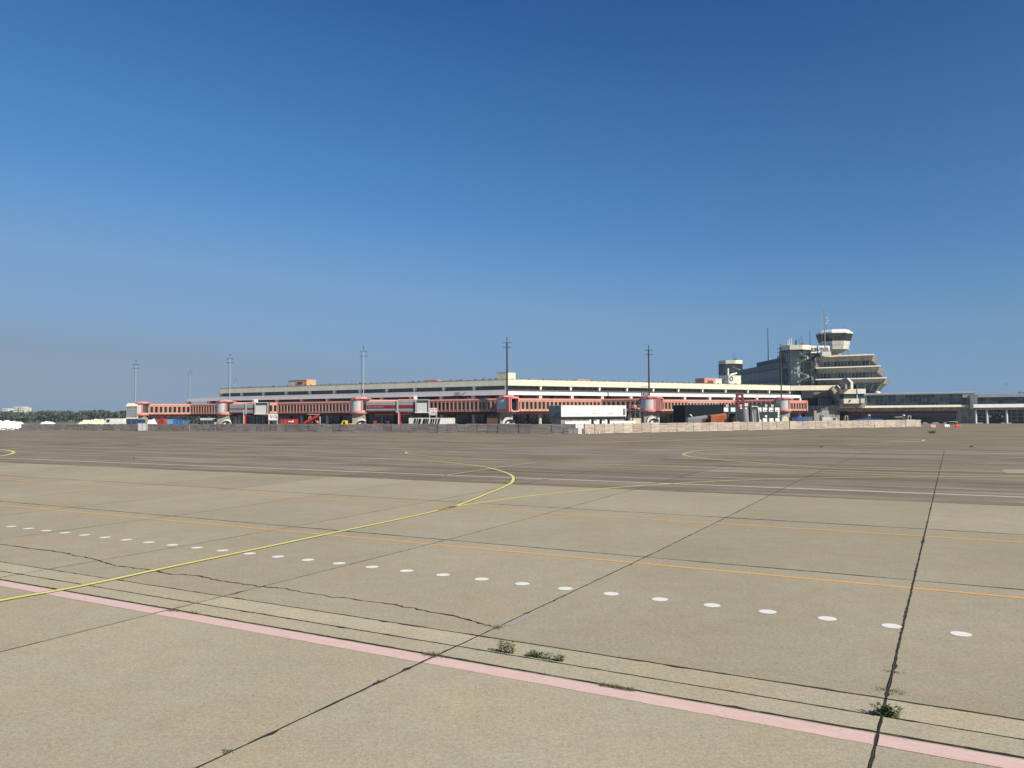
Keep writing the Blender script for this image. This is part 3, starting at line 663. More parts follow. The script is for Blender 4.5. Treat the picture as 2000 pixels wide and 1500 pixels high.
def jet_bridge(label, c, pxa, pxb, pyt, pyb, leg, stripe, Y=None, box_px=None):
    Y = Y or c[1] - .4; xa, xb = at(pxa, 795, Y-1.6)[0], at(pxb, 795, Y-1.6)[0]; z1, z0 = at(pxa, pyt, Y-1.6)[2], at(pxa, pyb, Y-1.6)[2]
    th = thing('jet_bridge', label, 'jet bridge', ((c[0]+xb)/2, Y, 0), 'jet bridges parked at the left wing'); xs = c[0] + 1.9; xm = xs + (xa - xs)*.62
    part('inner_tube', tube_x(xs, xm+.4, Y, z0+.45, z1-.35, 1.25), GREY, th); part('outer_tube', tube_x(xm, xa+.2, Y, z0+.25, z1-.15, 1.42), GREY, th)
    zs = (z0+z1)/2 - .1
    for a, b, q in ((xs, xm, 1.25), (xm+.3, xa, 1.42)): part('stripe', MB().box(a+.15, b-.1, Y-q-.025, Y-q+.005, zs-.42*stripe, zs+.42*stripe), MAROON, th)
    mk = MB()
    for k in range(9): mk.box(xs+.5+k*.42, xs+.5+k*.42+random.uniform(.15,.3), Y-1.29, Y-1.274, zs-.13, zs+.13)
    part('stripe_marks', mk, GREY, th)
    for x in (xm, xm+.12): part('collar', MB().box(x, x+.1, Y-1.55, Y+1.55, z0+.1, z1), FRAMEW, th)
    part('roof_rail', MB().box(xm+.3, xa-.2, Y-1.3, Y-1.2, z1-.05, z1+.12), PINKP, th)
    shutter_cab(th, xa, xb, Y-1.9, z0, z1)
    xl = at(leg, 810, Y)[0]
    part('leg', MB().box(xl-.3, xl+.3, Y-1.1, Y-.6, .6, z0+.5).box(xl-.3, xl+.3, Y+.6, Y+1.1, .6, z0+.5), RED, th)
    part('leg_sleeve', MB().box(xl-.22, xl-.02, Y-1.3, Y-1.12, .8, z0+1.3), WHITED, th)
    part('bogie', MB().box(xl-.9, xl+.9, Y-1.4, Y+1.4, .45, .75), DKRED, th)
    for dx in (-.6, .6):
        for dy in (-1.3, 1.3): part('wheel', MB().tube((xl+dx,Y+dy-.2,.45),(xl+dx,Y+dy+.2,.45),.45,n=14), RUBBER, th)
    part('service_arm', MB().box(xs+2, xa+1.5, Y-.9, Y-.7, z0-.45, z0-.2), DKRED, th)
    for k in range(3): part('hanger', MB().box(xa+.4+k*.8, xa+.48+k*.8, Y-1.5, Y-1.42, 1.0, z0), DGREY, th)
    if box_px: 
        a, b = at(box_px[0], box_px[2], Y)[0], at(box_px[1], box_px[2], Y)[0]; part('roof_box', MB().box(a, b, Y-1, Y, z1-.05, at(box_px[0], box_px[2], Y)[2]), WHITE, th)
    return th
jet_bridge('grey jet bridge with a long maroon stripe and square shuttered cab, nearer the terminal corner', DR['c'], 812, 838.5, 780.5, 806.5, 781, 1.0, box_px=(809, 815, 773))
jet_bridge('shaded grey jet bridge with a faint stripe, farther left', DR['b'], 498.5, 524.5, 786, 809.5, 480, .6, box_px=(498, 504, 779.5))
# pale canopy head docked to the far end rotunda
Ya = DR['a'][1] - 2.2; xa, xb = at(247, 800, Ya)[0], at(268.5, 800, Ya)[0]; za, zb_ = at(250, 818, Ya)[2], at(250, 787.5, Ya)[2]
th = thing('docking_cabin', 'pale cream and grey box head of a boarding bridge at the far left end', 'jet bridge', ((xa+xb)/2, Ya, 0))
part('shell', MB().box(xa, xb, Ya, Ya+3, za+.3, zb_-.9), LGREY, th); part('hood', MB().prism([(xa-.15,Ya-.3),(xb+.1,Ya-.3),(xb+.1,Ya+3),(xa-.15,Ya+3)], zb_-.9, zb_, [(xa+.3,Ya+.1),(xb-.2,Ya+.1),(xb-.2,Ya+2.8),(xa+.3,Ya+2.8)]), CREAMY, th)
sh = MB()
for k in range(4): sh.box(xa+.1, xb-.1, Ya-.05, Ya-.01, za+.45+k*.75, za+1.1+k*.75)
part('shutter', sh, GREY, th); part('sill', MB().box(xa-.1, xb+.1, Ya-.2, Ya+.3, za, za+.28), CREAMY, th)
for x in (xa+.4, xb-.4): part('leg', MB().box(x-.12, x+.12, Ya+1, Ya+1.3, 0, za+.3), GREY, th)

# ------------------------------------------------------------------ small built things behind the wall
def X_(px, Y): return at(px, 815, Y)[0]
def Z_(px, py, Y): return at(px, py, Y)[2]
def container(label, px0, px1, pyt, Y, m_, dep=2.4, group=None, name='container', cat='container', rows=1, doors=True):
    x0, x1 = X_(px0, Y), X_(px1, Y); zt = Z_(px0, pyt, Y)
    th = thing(name, label, cat, ((x0+x1)/2, Y+dep/2, 0), group)
    part('body', MB().box(x0+.05, x1-.05, Y+.05, Y+dep-.05, .1, zt-.05), m_, th)
    rb = MB(); n = max(4, int((x1-x0)/.35))
    for k in range(n):
        a = x0 + .1 + (x1-x0-.2)*k/n; rb.box(a, a+.12, Y+.01, Y+.06, .2, zt-.15)
    part('ribs', rb, m_, th)
    fr = MB().box(x0, x1, Y, Y+dep, zt-.1, zt).box(x0, x1, Y, Y+dep, .05, .18)
    for x in (x0, x1-.1):
        for y in (Y, Y+dep-.1): fr.box(x, x+.1, y, y+.1, .18, zt-.1)
    part('frame', fr, m_, th)
    if doors:
        d = MB()
        for q in (.3, .7): d.tube((x0+(x1-x0)*q, Y-.02, .3), (x0+(x1-x0)*q, Y-.02, zt-.2), .03, n=6)
        part('door_bar', d, STEELW, th)
    return th
GB = 'boxes and containers behind the wall'
container('navy container under the pale bridge head', 248, 276, 819.5, 212, NAVY, group=GB)
container('light blue container beside the red truck', 325, 338, 818.8, 214, LBLUE, group=GB)
container('bright blue container right of the light blue one', 338.2, 353, 819.2, 214, BLUE, group=GB)
container('dark steel-blue container right of the bright blue one', 354, 370, 820.2, 216, SBLUE, group=GB)
container('grey-blue container near the white van', 373, 390, 820, 216, SLATE, group=GB)
container('wide grey container before the white van', 391, 412, 820.8, 210, SLATE, group=GB)
container('blue container nearest the cream duct, right side', 1547, 1557, 814.8, 212, NAVY, group=GB)
container('mid blue container in the row by the main building', 1557.3, 1568, 813.6, 212, BLUE, group=GB)
container('grey-blue container, second from the right of its row', 1568.8, 1577.5, 814.2, 213, SBLUE, group=GB)
container('grey-blue container at the right end of its row', 1578, 1587.5, 813.8, 213, SBLUE, group=GB)
container('red container with white squiggle mark', 549, 577, 818.5, 178, RED, group=GB)
sq = MB(); Y = 177.9
for a, b in (((563,825),(565,822.5)),((565,822.5),(568,825)),((568,825),(570,823)),((570,823),(573,821.5)),((571,825),(573.5,823))):
    p, q = at(*a, Y), at(*b, Y); sq.tube(p, q, .11, n=6)
o_ = [o for o in COL.objects if o.get('label') == 'red container with white squiggle mark'][0]; part('white_mark', sq, WHITE, o_)
container('brown board box left of the corner rotunda pier', 951, 972, 816.5, 178, BROWN, name='wooden_box', cat='box', doors=False)
def truck(label, px0, px1, pyt, Y, m_, cabside=-1, boxh=None, cat='truck', name='truck', cabm=None, boxm=None, bk_=1.0):
    x0, x1 = X_(px0, Y), X_(px1, Y); zt = Z_(px0, pyt, Y); L = x1 - x0; cl = min(2.0, L*.35)
    th = thing(name, label, cat, ((x0+x1)/2, Y, 0)); c0, c1 = (x0, x0+cl) if cabside < 0 else (x1-cl, x1); b0, b1 = (x0+cl+.1, x1) if cabside < 0 else (x0, x1-cl-.1)
    zc = zt if boxh is None else boxh; fr = c0 if cabside < 0 else c1; bk = c1 if cabside < 0 else c0
    A = [(fr, .5), (bk, .5), (bk, zc), (fr + (bk-fr)*.35, zc), (fr, zc*.62)]
    part('cab', MB().add([(x, Y-1, z) for x, z in A] + [(x, Y+1, z) for x, z in A], [(0,1,2,3,4), (9,8,7,6,5)] + [(i, 5+i, 5+(i+1) % 5, (i+1) % 5) for i in range(5)]), cabm or m_, th)
    part('window', MB().box(min(fr+(bk-fr)*.4, bk-(bk-fr)*.12), max(fr+(bk-fr)*.4, bk-(bk-fr)*.12), Y-1.015, Y-.99, zc*.62, zc*.92), GLASS, th)
    part('load_body', MB().box(b0, b1, Y-1.05, Y+1.05, .75, .75 + (zt-.75)*bk_), boxm or m_, th); part('chassis', MB().box(x0+.1, x1-.1, Y-.7, Y+.7, .45, .7), DGREY, th)
    for x in (x0+.7, x1-.7):
        for y in (Y-.95, Y+.75): part('wheel', MB().tube((x,y,.4),(x,y+.2,.4),.4,n=14), RUBBER, th)
    return th
truck('small red truck left of the light blue container', 311, 323.5, 817.6, 212, RED, 1)
truck('white van behind the grey container, left of the second rotunda', 394, 431, 816.5, 214, WHITED, 1, cat='van', name='van')
truck('low yellow loader with a sloped nose under the striped bridge', 668, 695, 821.3, 168, YELLOWP, -1, cat='loader', name='baggage_loader', bk_=.55)
truck('small red tractor behind the wall under the striped bridge', 730, 741, 822, 166, RED, -1, cat='tractor', name='baggage_tractor', bk_=.6)
truck('low dark red cart right of the red tractor', 744, 760, 822.3, 166, DKRED, 1, cat='tractor', name='baggage_tractor', bk_=.6)
truck('white trailer with dark square hatch at the end of the long pale mound', 206, 243, 817.6, 228, WHITE, -1, cat='trailer', name='trailer')
truck('silver box trailer before the main building concrete base', 1603, 1633.5, 814.6, 215, WHITED, 1, cat='trailer', name='trailer')
truck('flat pale cart near the barrier blocks right of the wall', 1850, 1867, 823.2, 214, WHITED, 1, cat='cart', name='cart')
def ground_unit(label, px0, px1, pyt, Y, m_=None, ring=True):
    x0, x1 = X_(px0, Y), X_(px1, Y); zt = Z_(px0, pyt, Y); c = (x0+x1)/2; r = (x1-x0)/2
    th = thing('ground_power_unit', label, 'ground unit', (c, Y, 0), 'white ground units under the rotundas'); n = 10
    A = [(x0, .4)] + [(c - r*math.cos(math.pi*i/n)*(.95 if i < 6 else 1), .6 + (zt-.6)*math.sin(math.pi*(.12 + .83*i/n))) for i in range(n+1)] + [(x1, .4)]
    k = len(A); part('hood', MB().add([(x, Y-.9, z) for x, z in A] + [(x, Y+.9, z) for x, z in A], [tuple(range(k)), tuple(range(2*k-1, k-1, -1))] + [(i, k+i, k+(i+1) % k, (i+1) % k) for i in range(k)]), m_ or WHITE, th)
    if ring:
        rg = MB(); q0 = c + r*.25
        for i in range(8):
            t0, t1 = math.pi*i/8, math.pi*(i+1)/8; rg.tube((q0-.95*math.cos(t0), Y-.98, zt*.55+.6*math.sin(t0)), (q0-.95*math.cos(t1), Y-.98, zt*.55+.6*math.sin(t1)), .17, n=6)
        part('hose', rg, RUBBER, th); part('grille', MB().box(q0-.2, q0+.5, Y-.93, Y-.905, 1.3, zt*.66), DGREY, th)
    part('base', MB().box(x0, x1, Y-.8, Y+.8, .25, .42), DGREY, th)
    for x in (x0+.4, x1-.4): part('wheel', MB().tube((x,Y-.9,.3),(x,Y-.7,.3),.3,n=12), RUBBER, th)
ground_unit('white humped unit beside the second rotunda pier', 438, 450, 819, 200)
ground_unit('white humped unit under the striped bridge rotunda', 699, 714.5, 817.2, 168)
ground_unit('white domed unit with a black hose under the corner rotunda', 981, 1006, 814.8, 174)
ground_unit('white domed unit with a dark hose under the rotunda by the scaffold', 1262, 1285, 813, 178)
ground_unit('cream domed duct cover under the rightmost rotunda', 1524, 1539, 812.3, 205, CREAMY, False)
def board(label, px0, px1, pyt, pyb, Y, marks):
    x0, x1 = X_(px0, Y), X_(px1, Y); zt, zb2 = Z_(px0, pyt, Y), Z_(px0, pyb, Y)
    th = thing('gate_sign_board', label, 'sign', ((x0+x1)/2, Y, 0)); part('panel', MB().box(x0, x1, Y-.06, Y+.06, zb2, zt), WHITE, th)
    for x in (x0+.05, x1-.2): part('post', MB().box(x, x+.15, Y+.07, Y+.2, 0, zt-.1), WHITED, th)
    for nm, m_, sel in (('red_marks', RED, 1), ('black_marks', BLACK, 0)):
        mb = MB()
        for u, v, wd, hh, c in marks:
            if c == sel: mb.box(x0+(x1-x0)*u, x0+(x1-x0)*(u+wd), Y-.075, Y-.062, zb2+(zt-zb2)*v, zb2+(zt-zb2)*(v+hh))
        if mb.v: part(nm, mb, m_, th)
board('white sign board with red and black characters right of the striped bridge cab', 838, 853.5, 797, 811, 172, [(.12,.78,.14,.13,1),(.32,.78,.12,.13,1),(.52,.78,.1,.13,1),(.78,.72,.12,.15,0),(.05,.5,.1,.16,1),(.38,.55,.08,.12,0),(.6,.5,.08,.14,0),(.25,.32,.12,.12,0),(.45,.3,.12,.14,0),(.6,.32,.1,.1,0),(.8,.28,.12,.2,1),(.1,.1,.1,.1,0),(.3,.1,.12,.1,0),(.5,.1,.12,.1,0),(.78,.07,.15,.14,1)])
board('white sign board with red marks under the second jet bridge cab', 524, 542.5, 808.5, 821, 192, [(.2,.55,.12,.25,1),(.3,.35,.08,.2,1),(.5,.5,.06,.25,0),(.68,.7,.1,.15,1),(.8,.55,.1,.15,1),(.68,.35,.12,.15,1),(.85,.3,.1,.18,1)])
# low white stair ramp with black slots, and the white flat box beside it
Y = 167; x0, x1, xe = X_(798.5, Y), X_(857, Y), X_(887, Y); zt = Z_(800, 816.3, Y)
th = thing('passenger_stairs', 'low white stair ramp with black slanted slots behind the wall', 'stairs', ((x0+x1)/2, Y, 0)); part('side', MB().box(x0, x1, Y, Y+.2, .7, zt), WHITED, th)
sl_ = MB()
for k, (a, ww) in enumerate(((806,4),(811.5,2.5),(815,5),(823.5,5),(829,3),(832.5,2.5),(838.5,3.5),(843,3),(848,3),(853,4))):
    xa = X_(a, Y); xw = ww*Y/F_PX; sl_.add([(xa, Y-.02, .95), (xa+xw, Y-.02, .95), (xa+xw+.35, Y-.02, zt-.18), (xa+.35, Y-.02, zt-.18)], [(0,1,2,3)])
part('slots', sl_, BLACK, th); part('steps', MB().box(x0, x1, Y+.22, Y+1.6, .5, zt-.15), GREY, th)
for x in (x0+.8, x1-.8): part('wheel', MB().tube((x,Y+.2,.35),(x,Y+.5,.35),.35,n=12), RUBBER, th)
container('flat white box trailer at the right end of the stair ramp', 857.5, 887, 816.3, 167, WHITE, name='box_trailer', cat='trailer', doors=False)
# belt loader
Y = 176; th = thing('belt_loader', 'red conveyor belt loader with a raised slanted arm', 'loader', (X_(608, Y), Y, 0)); p, q = at(594, 826.5, Y), at(622, 811.5, Y)
part('belt_arm', MB().tube(p, q, .32, n=6), RED, th); part('chassis', MB().box(X_(597,Y), X_(621,Y), Y+.3, Y+1.6, .5, 1.0), RED, th)
for a, b in (((606,812),(610,826)),((604,812.5),(601,826)),((615,811.5),(617.5,826))): part('strut', MB().tube(at(*a, Y+.8), at(*b, Y+.8), .1, n=6), PINKP, th)
part('guard_rail', MB().tube(at(601, 809.3, Y+.5), at(624.5, 809.5, Y+.5), .06, n=6), WHITED, th); part('beacon', MB().blob(at(619.5, 824.5, Y), (.42,.4,.35)), ORANGE, th)
for x in (X_(599,Y), X_(619,Y)): part('wheel', MB().tube((x,Y+.2,.4),(x,Y+.5,.4),.4,n=12), RUBBER, th)
solo('signal_post', MB().tube((X_(625,Y),Y,0),(X_(625,Y),Y,Z_(625,814,Y)),.09,n=8).box(X_(625,Y)-.12,X_(625,Y)+.12,Y-.1,Y+.1,Z_(625,816,Y),Z_(625,814,Y)), WHITED, (X_(625,Y),Y,0), 'thin pale post right of the red belt loader', 'post')
# white office container block, two storeys, along the right wing
OB = at(1096, 815, 150)[:2]; FO = Frame(OB, YR); Lb = FO.hit(1223, 800, 0)[0]; zt = Z_(1096, 792.7, 150); zm = Z_(1096, 815, 150)
th = thing('office_container_block', 'large two storey white container block behind the sunlit wall end', 'container', (*FO.pt(Lb/2, -2, 0)[:2], 0)); dp = 4.3
part('upper_storey', MB().fbox(FO, 0.03, Lb, 0, -dp, zm+.12, zt), WHITE, th); part('lower_storey', MB().fbox(FO, .35, Lb-.1, -.55, -dp+.1, 0, zm-.02), GREY, th)
part('floor_slab', MB().fbox(FO, -.05, Lb+.05, .12, -dp-.05, zm-.02, zm+.12), DGREY, th); part('roof_edge', MB().fbox(FO, -.04, Lb+.04, .05, -dp-.05, zt, zt+.12), WHITE, th)
rb = MB()
for k in range(16): rb.fbox(FO, -.03, .03, -.15-k*.26, -.28-k*.26, zm+.2, zt-.05)
part('end_ribs', rb, GREY, th); part('end_cladding', MB().fbox(FO, -.005, .028, -.05, -dp+.05, zm+.14, zt-.02), GREY, th)
sm = MB()
for k in range(1, 8): sm.fbox(FO, Lb*k/8-.015, Lb*k/8+.015, .004, .018, zm+.3, zt-.9 if k % 2 else zm+1.0)
for k in (2, 4, 6): sm.fbox(FO, Lb*k/8-.9, Lb*k/8+.7, .004, .03, zm+.62, zm+.68)
part('panel_seams', sm, DGREY, th); part('window', MB().fbox(FO, Lb-.85, Lb-.25, .005, .05, zm+.35, zt-.5), BLIND, th)
part('parapet_band', MB().fbox(FO, 0.4, Lb+1.8, .5, .7, .3, Z_(1096, 823.2, 150)), WHITE, th)
for px in (1157.5, 1173.5, 1189): 
    a = FO.hit(px, 822, .8)[0]; part('door_window', MB().fbox(FO, a-.28, a+.28, .72, .78, .3, Z_(px, 818.5, 152)), BLACK, th); part('door_panel', MB().fbox(FO, a-.85, a-.35, .72, .77, .3, Z_(px, 819.8, 152)), WHITE, th)
br = MB()
for k in range(9): br.add([FO.pt(.9+Lb*k/9.3, .1, zm-.03), FO.pt(1.0+Lb*k/9.3, .1, zm-.03), FO.pt(1.0+Lb*k/9.3, -.5, zm-.6), FO.pt(.9+Lb*k/9.3, -.5, zm-.6)], [(0,1,2,3),(3,2,1,0)])
part('brackets', br, DGREY, th)
st_ = MB()
for dx in (0, .9): st_.tube(FO.pt(-1.2, -2.0-dx, .2), FO.pt(.1-.15, -.6-dx, zm+.9), .06, n=6)
for k in range(6): st_.tube(FO.pt(-1.15+k*.2, -1.95+k*.22, .5+k*.38), FO.pt(-1.15+k*.2, -2.85+k*.22, .5+k*.38), .05, n=5)
part('outside_stair', st_, DGREY, th)
# scaffold platform
Y = 172; x0, x1 = X_(1229, Y), X_(1251, Y); zp, zr = Z_(1240, 800.5, Y), Z_(1240, 791.5, Y)
th = thing('work_platform', 'dark scaffold work platform with red and cream bundles beside the pink rotunda', 'platform', ((x0+x1)/2, Y, 0)); part('deck', MB().box(x0, x1, Y-.9, Y+.9, zp-.12, zp), DGREY, th)
for x in (x0+.1, (x0+x1)/2, x1-.1):
    for y in (Y-.8, Y+.8): part('upright', MB().tube((x,y,0),(x,y,zr),.05,n=6), GREY, th)
for z in (zr, (zp+zr)/2): part('rail', MB().tube((x0,Y-.82,z),(x1,Y-.82,z),.04,n=6).tube((x0,Y+.82,z),(x1,Y+.82,z),.04,n=6), GREY, th)
bb = MB()
for k in range(3):
    z = .4 + (zp-.6)*k/3; bb.tube((x0+.1,Y-.82,z),((x0+x1)/2,Y-.82,z+(zp-.6)/3),.05,n=6).tube(((x0+x1)/2,Y-.82,z+(zp-.6)/3),(x1-.1,Y-.82,z),.05,n=6).tube((x0,Y-.82,z+.8),(x1,Y-.82,z+.8),.05,n=6)
part('brace', bb, DGREY, th); part('side_ladder', MB().box(x0-.9,x0-.1,Y-.2,Y-.1,1.6,1.7).box(x0-.9,x0-.1,Y-.2,Y-.1,2.5,2.6).box(x0-.9,x0-.8,Y-.2,Y-.1,0,3.2).box(x0-.2,x0-.1,Y-.2,Y-.1,0,3.2), GREY, th)
solo('red_bundle', MB().blob((X_(1234.5,Y),Y,zp+.45),(.35,.4,.47)), RED, (X_(1234.5,Y),Y,zp), 'small red bundle on the scaffold platform', 'bundle')
solo('cream_bundle', MB().blob((X_(1240,Y),Y,zp+.55),(.5,.5,.57),jit=.3).blob((X_(1246,Y),Y,zp+.2),(.5,.4,.22)), PEACH, (X_(1240,Y),Y,zp), 'cream and peach bundle of sheets on the scaffold platform', 'bundle')
container('pale yellow box at the foot of the scaffold platform', 1237, 1252, 816.8, 165, CREAMY, dep=1.2, name='yellow_box', cat='box', doors=False)
# gantry sign on the dark mast by the scaffold
Y = DR['e'][1] - .2; th = thing('gate_display', 'small black display hung in a thin frame on the mast by the scaffold', 'sign', (X_(1260,Y), Y, 7.73))
fr = MB()
for a, b in (((1252.5,755.5),(1268,754.8)),((1252.5,755.5),(1252.5,773)),((1252.5,773),(1268,772.5))): fr.tube(at(*a,Y), at(*b,Y), .06, n=6)
part('frame', fr, STEELD, th); part('screen', MB().box(X_(1253,Y), X_(1266,Y), Y-.1, Y+.1, Z_(1260,772,Y), Z_(1260,768,Y)), BLACK, th)
dg = MB()
for a, b in ((1254.5,1255.6),(1256,1256.8),(1259,1261),(1262.3,1264.5)): dg.box(X_(a,Y), X_(b,Y), Y-.115, Y-.102, Z_(1260,771,Y), Z_(1260,769,Y))
part('digits', dg, WHITED, th)
# black hall with white panels
BW = at(1338, 800, 182)[:2]; FB = Frame(BW, YR + 10); a0, a1, a2 = 0, FB.hit(1412, 800, 0)[0], FB.hit(1523, 800, 0)[0]; zt = Z_(1338, 791, 182)
th = thing('black_hall', 'long black walled hall with white square panels behind the sunlit wall', 'hall', (*FB.pt(a2/2, -2, 0)[:2], 0))
part('black_wall', MB().fbox(FB, a0, a1-.02, 0, -5, 0, zt), BLACK, th); part('slate_wall', MB().fbox(FB, a1, a2, .15, -5, 0, zt+.15), SLATE, th)
rl = MB()
for k in range(12): rl.tube(FB.pt(a1-9+k*.75,-1,zt), FB.pt(a1-9+k*.75,-1,zt+.9), .04, n=5)
rl.tube(FB.pt(a1-9,-1,zt+.9), FB.pt(a1-.5,-1,zt+.9), .05, n=5).tube(FB.pt(a1-9,-1,zt+.5), FB.pt(a1-.5,-1,zt+.5), .05, n=5)
part('roof_railing', rl, STEELW, th)
def wp(px0, py0, px1, py1, nm='white_panel', m_=WHITE, o=.16):
    s0, z1 = FB.hit(px0, py0, .16); s1, z0 = FB.hit(px1, py1, .16); part(nm, MB().fbox(FB, s0, s1, o, o+.06, max(z0,.02), z1), m_, th)
for q in (1413.5, 1427, 1440.5, 1453.8, 1481, 1489.5, 1501.5, 1513.5): wp(q, 796, q + (6 if q == 1481 else 8.7), 804)
for q in (1418, 1444.8, 1494, 1506): wp(q, 790.3, q + 4.2, 794.5); wp(q+1.3, 791.6, q+2.9, 793.4, 'dark_hole', BLACK, .225)
for q in (1489.5, 1502, 1514): wp(q, 817, q + 8.5, 826)
wp(1478, 819.5, 1486, 826); wp(1519, 804.2, 1522, 810); wp(1494, 811, 1498, 815); wp(1518.5, 811, 1522, 815.5)
for q in (1482, 1492, 1496, 1504, 1508, 1516): wp(q, 801, q+2, 802.6, 'dark_mark', BLACK, .225)
# dismantled bridge pieces
def dbridge(label, name, p, q, h0, h1, Y, m_, rough=None):
    th = thing(name, label, 'bridge piece', (X_((p[0]+q[0])/2, Y), Y, 0)); A, B = at(*p, Y), at(*q, Y)
    P_ = [(A[0],Y-1.2,A[2]-h0),(A[0],Y+1.2,A[2]-h0),(A[0],Y+1.2,A[2]-.3),(A[0],Y+.9,A[2]),(A[0],Y-.9,A[2]),(A[0],Y-1.2,A[2]-.3)]; Q_ = [(B[0],Y-1.2,B[2]-h1),(B[0],Y+1.2,B[2]-h1),(B[0],Y+1.2,B[2]-.3),(B[0],Y+.9,B[2]),(B[0],Y-.9,B[2]),(B[0],Y-1.2,B[2]-.3)]
    part('tube', MB().add(P_ + Q_, [(i, (i+1) % 6, 6+(i+1) % 6, 6+i) for i in range(6)] + [(5,4,3,2,1,0), (6,7,8,9,10,11)]), m_, th)
    rb = MB()
    for k in range(1, 9):
        u = k/9; x = A[0]+(B[0]-A[0])*u; z1 = A[2]+(B[2]-A[2])*u; z0 = A[2]-h0+(B[2]-h1-A[2]+h0)*u; rb.box(x-.05, x+.05, Y-1.25, Y-1.19, z0+.1, z1-.35)
    part('ribs', rb, m_, th); part('end_collar', MB().box(B[0]-.1, B[0]+.15, Y-1.35, Y+1.35, max(.02, B[2]-h1-.1), B[2]+.1), DGREY, th)
    part('cradle', MB().box(A[0]+.8, A[0]+1.2, Y-1, Y+1, 0, A[2]-h0+.1).box(B[0]-1.4, B[0]-1, Y-1, Y+1, 0, max(.1, B[2]-h1+.05)), BROWN, th); return th
dth = dbridge('pale grey bridge tube lying on the apron before the black hall', 'bridge_tube', (1342, 816), (1382, 810.6), 2.0, 2.5, 162, GREY)
part('maroon_patch', MB().box(X_(1369,162), X_(1381,162), 160.72, 160.76, .8, Z_(1375,818,162)), MAROON, dth); part('strut', MB().tube(at(1352,813.5,162), at(1347.5,809.5,162), .12, n=6), STEELW, dth)
dbridge('rust orange bridge tube sloping up beside the grey one', 'bridge_tube', (1386, 811), (1419, 806.8), 2.6, 2.9, 161, BRORANGE)
Y = 165; th = thing('bridge_drive_unit', 'jumble of dark drive parts and maroon box right of the orange tube', 'bridge piece', (X_(1427,Y),Y,0))
part('maroon_box', MB().box(X_(1418,Y),X_(1431,Y),Y-.6,Y+.6,.9,Z_(1424,812.5,Y)), MAROON, th); part('grey_box', MB().box(X_(1416,Y),X_(1437,Y),Y-.1,Y+1.4,.6,Z_(1424,807.5,Y)), SLATE, th)
part('strut', MB().tube(at(1431,822,Y-.7), at(1438,813,Y-.7), .15, n=6).tube(at(1433,813,Y-.7), at(1439,825,Y-.7), .12, n=6).tube(at(1420,825,Y-.7), at(1434,816,Y-.7), .1, n=6), STEELD, th)
part('wheel', MB().tube((X_(1434,Y),Y-1,.5),(X_(1434,Y),Y-.6,.5),.5,n=14), RUBBER, th)
Y = 163; th = thing('lifting_gantry', 'tall dark red lifting gantry leaning over the dismantled bridge head', 'gantry', (X_(1446,Y),Y,0))
def bar(a, b, r, nm='beam', m_=DKRED): part(nm, MB().tube(at(*a,Y), at(*b,Y), r, n=4, smooth=False), m_, th)
DKRED2 = mat('gantry_red', (0.22, 0.03, 0.035), 0.6)
bar((1438.8,769.5),(1444.2,803), .3, 'beam', DKRED2); bar((1449.3,769.5),(1452.8,799), .3, 'beam', DKRED2); bar((1438,770.5),(1450.3,770.5), .32, 'beam', DKRED2)
bar((1441.5,800),(1446,822), .34, 'lower_leg', PINKP); bar((1446,822),(1444.5,832), .3, 'lower_leg', PINKP); bar((1441,802.5),(1448,800.5), .22, 'beam', DKRED2)
part('tag', MB().box(X_(1453,Y),X_(1461,Y),Y-.1,Y+.05,Z_(1457,793.5,Y),Z_(1457,787.5,Y)), WHITE, th)
Y = 158; th = thing('dismantled_cabin', 'dismantled grey bridge head with curved metal side standing behind the wall', 'bridge piece', (X_(1464,Y),Y,0)); x0, x1 = X_(1447,Y), X_(1463,Y); zt = Z_(1455, 798.5, Y)
cv = MB(); n = 8
A = [((x0 + (x1-x0)*i/n), Y - .9*math.sin(math.pi*(.15+.7*i/n))) for i in range(n+1)] + [(x1, Y+1.5), (x0, Y+1.5)]
cv.prism(A, .9, zt, [(x-.25, y) for x, y in A]); part('curved_side', cv, GREY, th); part('bellows', MB().box(x1+.1, X_(1468,Y), Y-.7, Y+1.4, .7, Z_(1466,796,Y)), DGREY, th)
xa, xb = X_(1467.5,Y), X_(1482,Y); za, zb2 = .5, Z_(1470,793.5,Y)
part('head_shell', MB().add([(xa,Y-.4,zb2),(xb-.3,Y-.4,zb2-.1),(xb,Y-.4,za),(xa+.35,Y-.4,za),(xa,Y+1.4,zb2),(xb-.3,Y+1.4,zb2-.1),(xb,Y+1.4,za),(xa+.35,Y+1.4,za)], [(0,3,2,1),(4,5,6,7),(0,1,5,4),(1,2,6,5),(2,3,7,6),(3,0,4,7)]), DGREY, th)
wf = MB()
for a, b in (((xa,zb2),(xb-.3,zb2-.1)),((xb-.3,zb2-.1),(xb+.1,za)),((xa,zb2),(xa+.3,za)),((xa+.3,za),(xb,za))): wf.tube((a[0],Y-.45,a[1]),(b[0],Y-.45,b[1]),.09,n=6)
part('white_frame', wf, WHITE, th); part('inner_panel', MB().box(xa+.35,xa+.85,Y-.43,Y-.405,za+.5,zb2-.7), GREY, th)

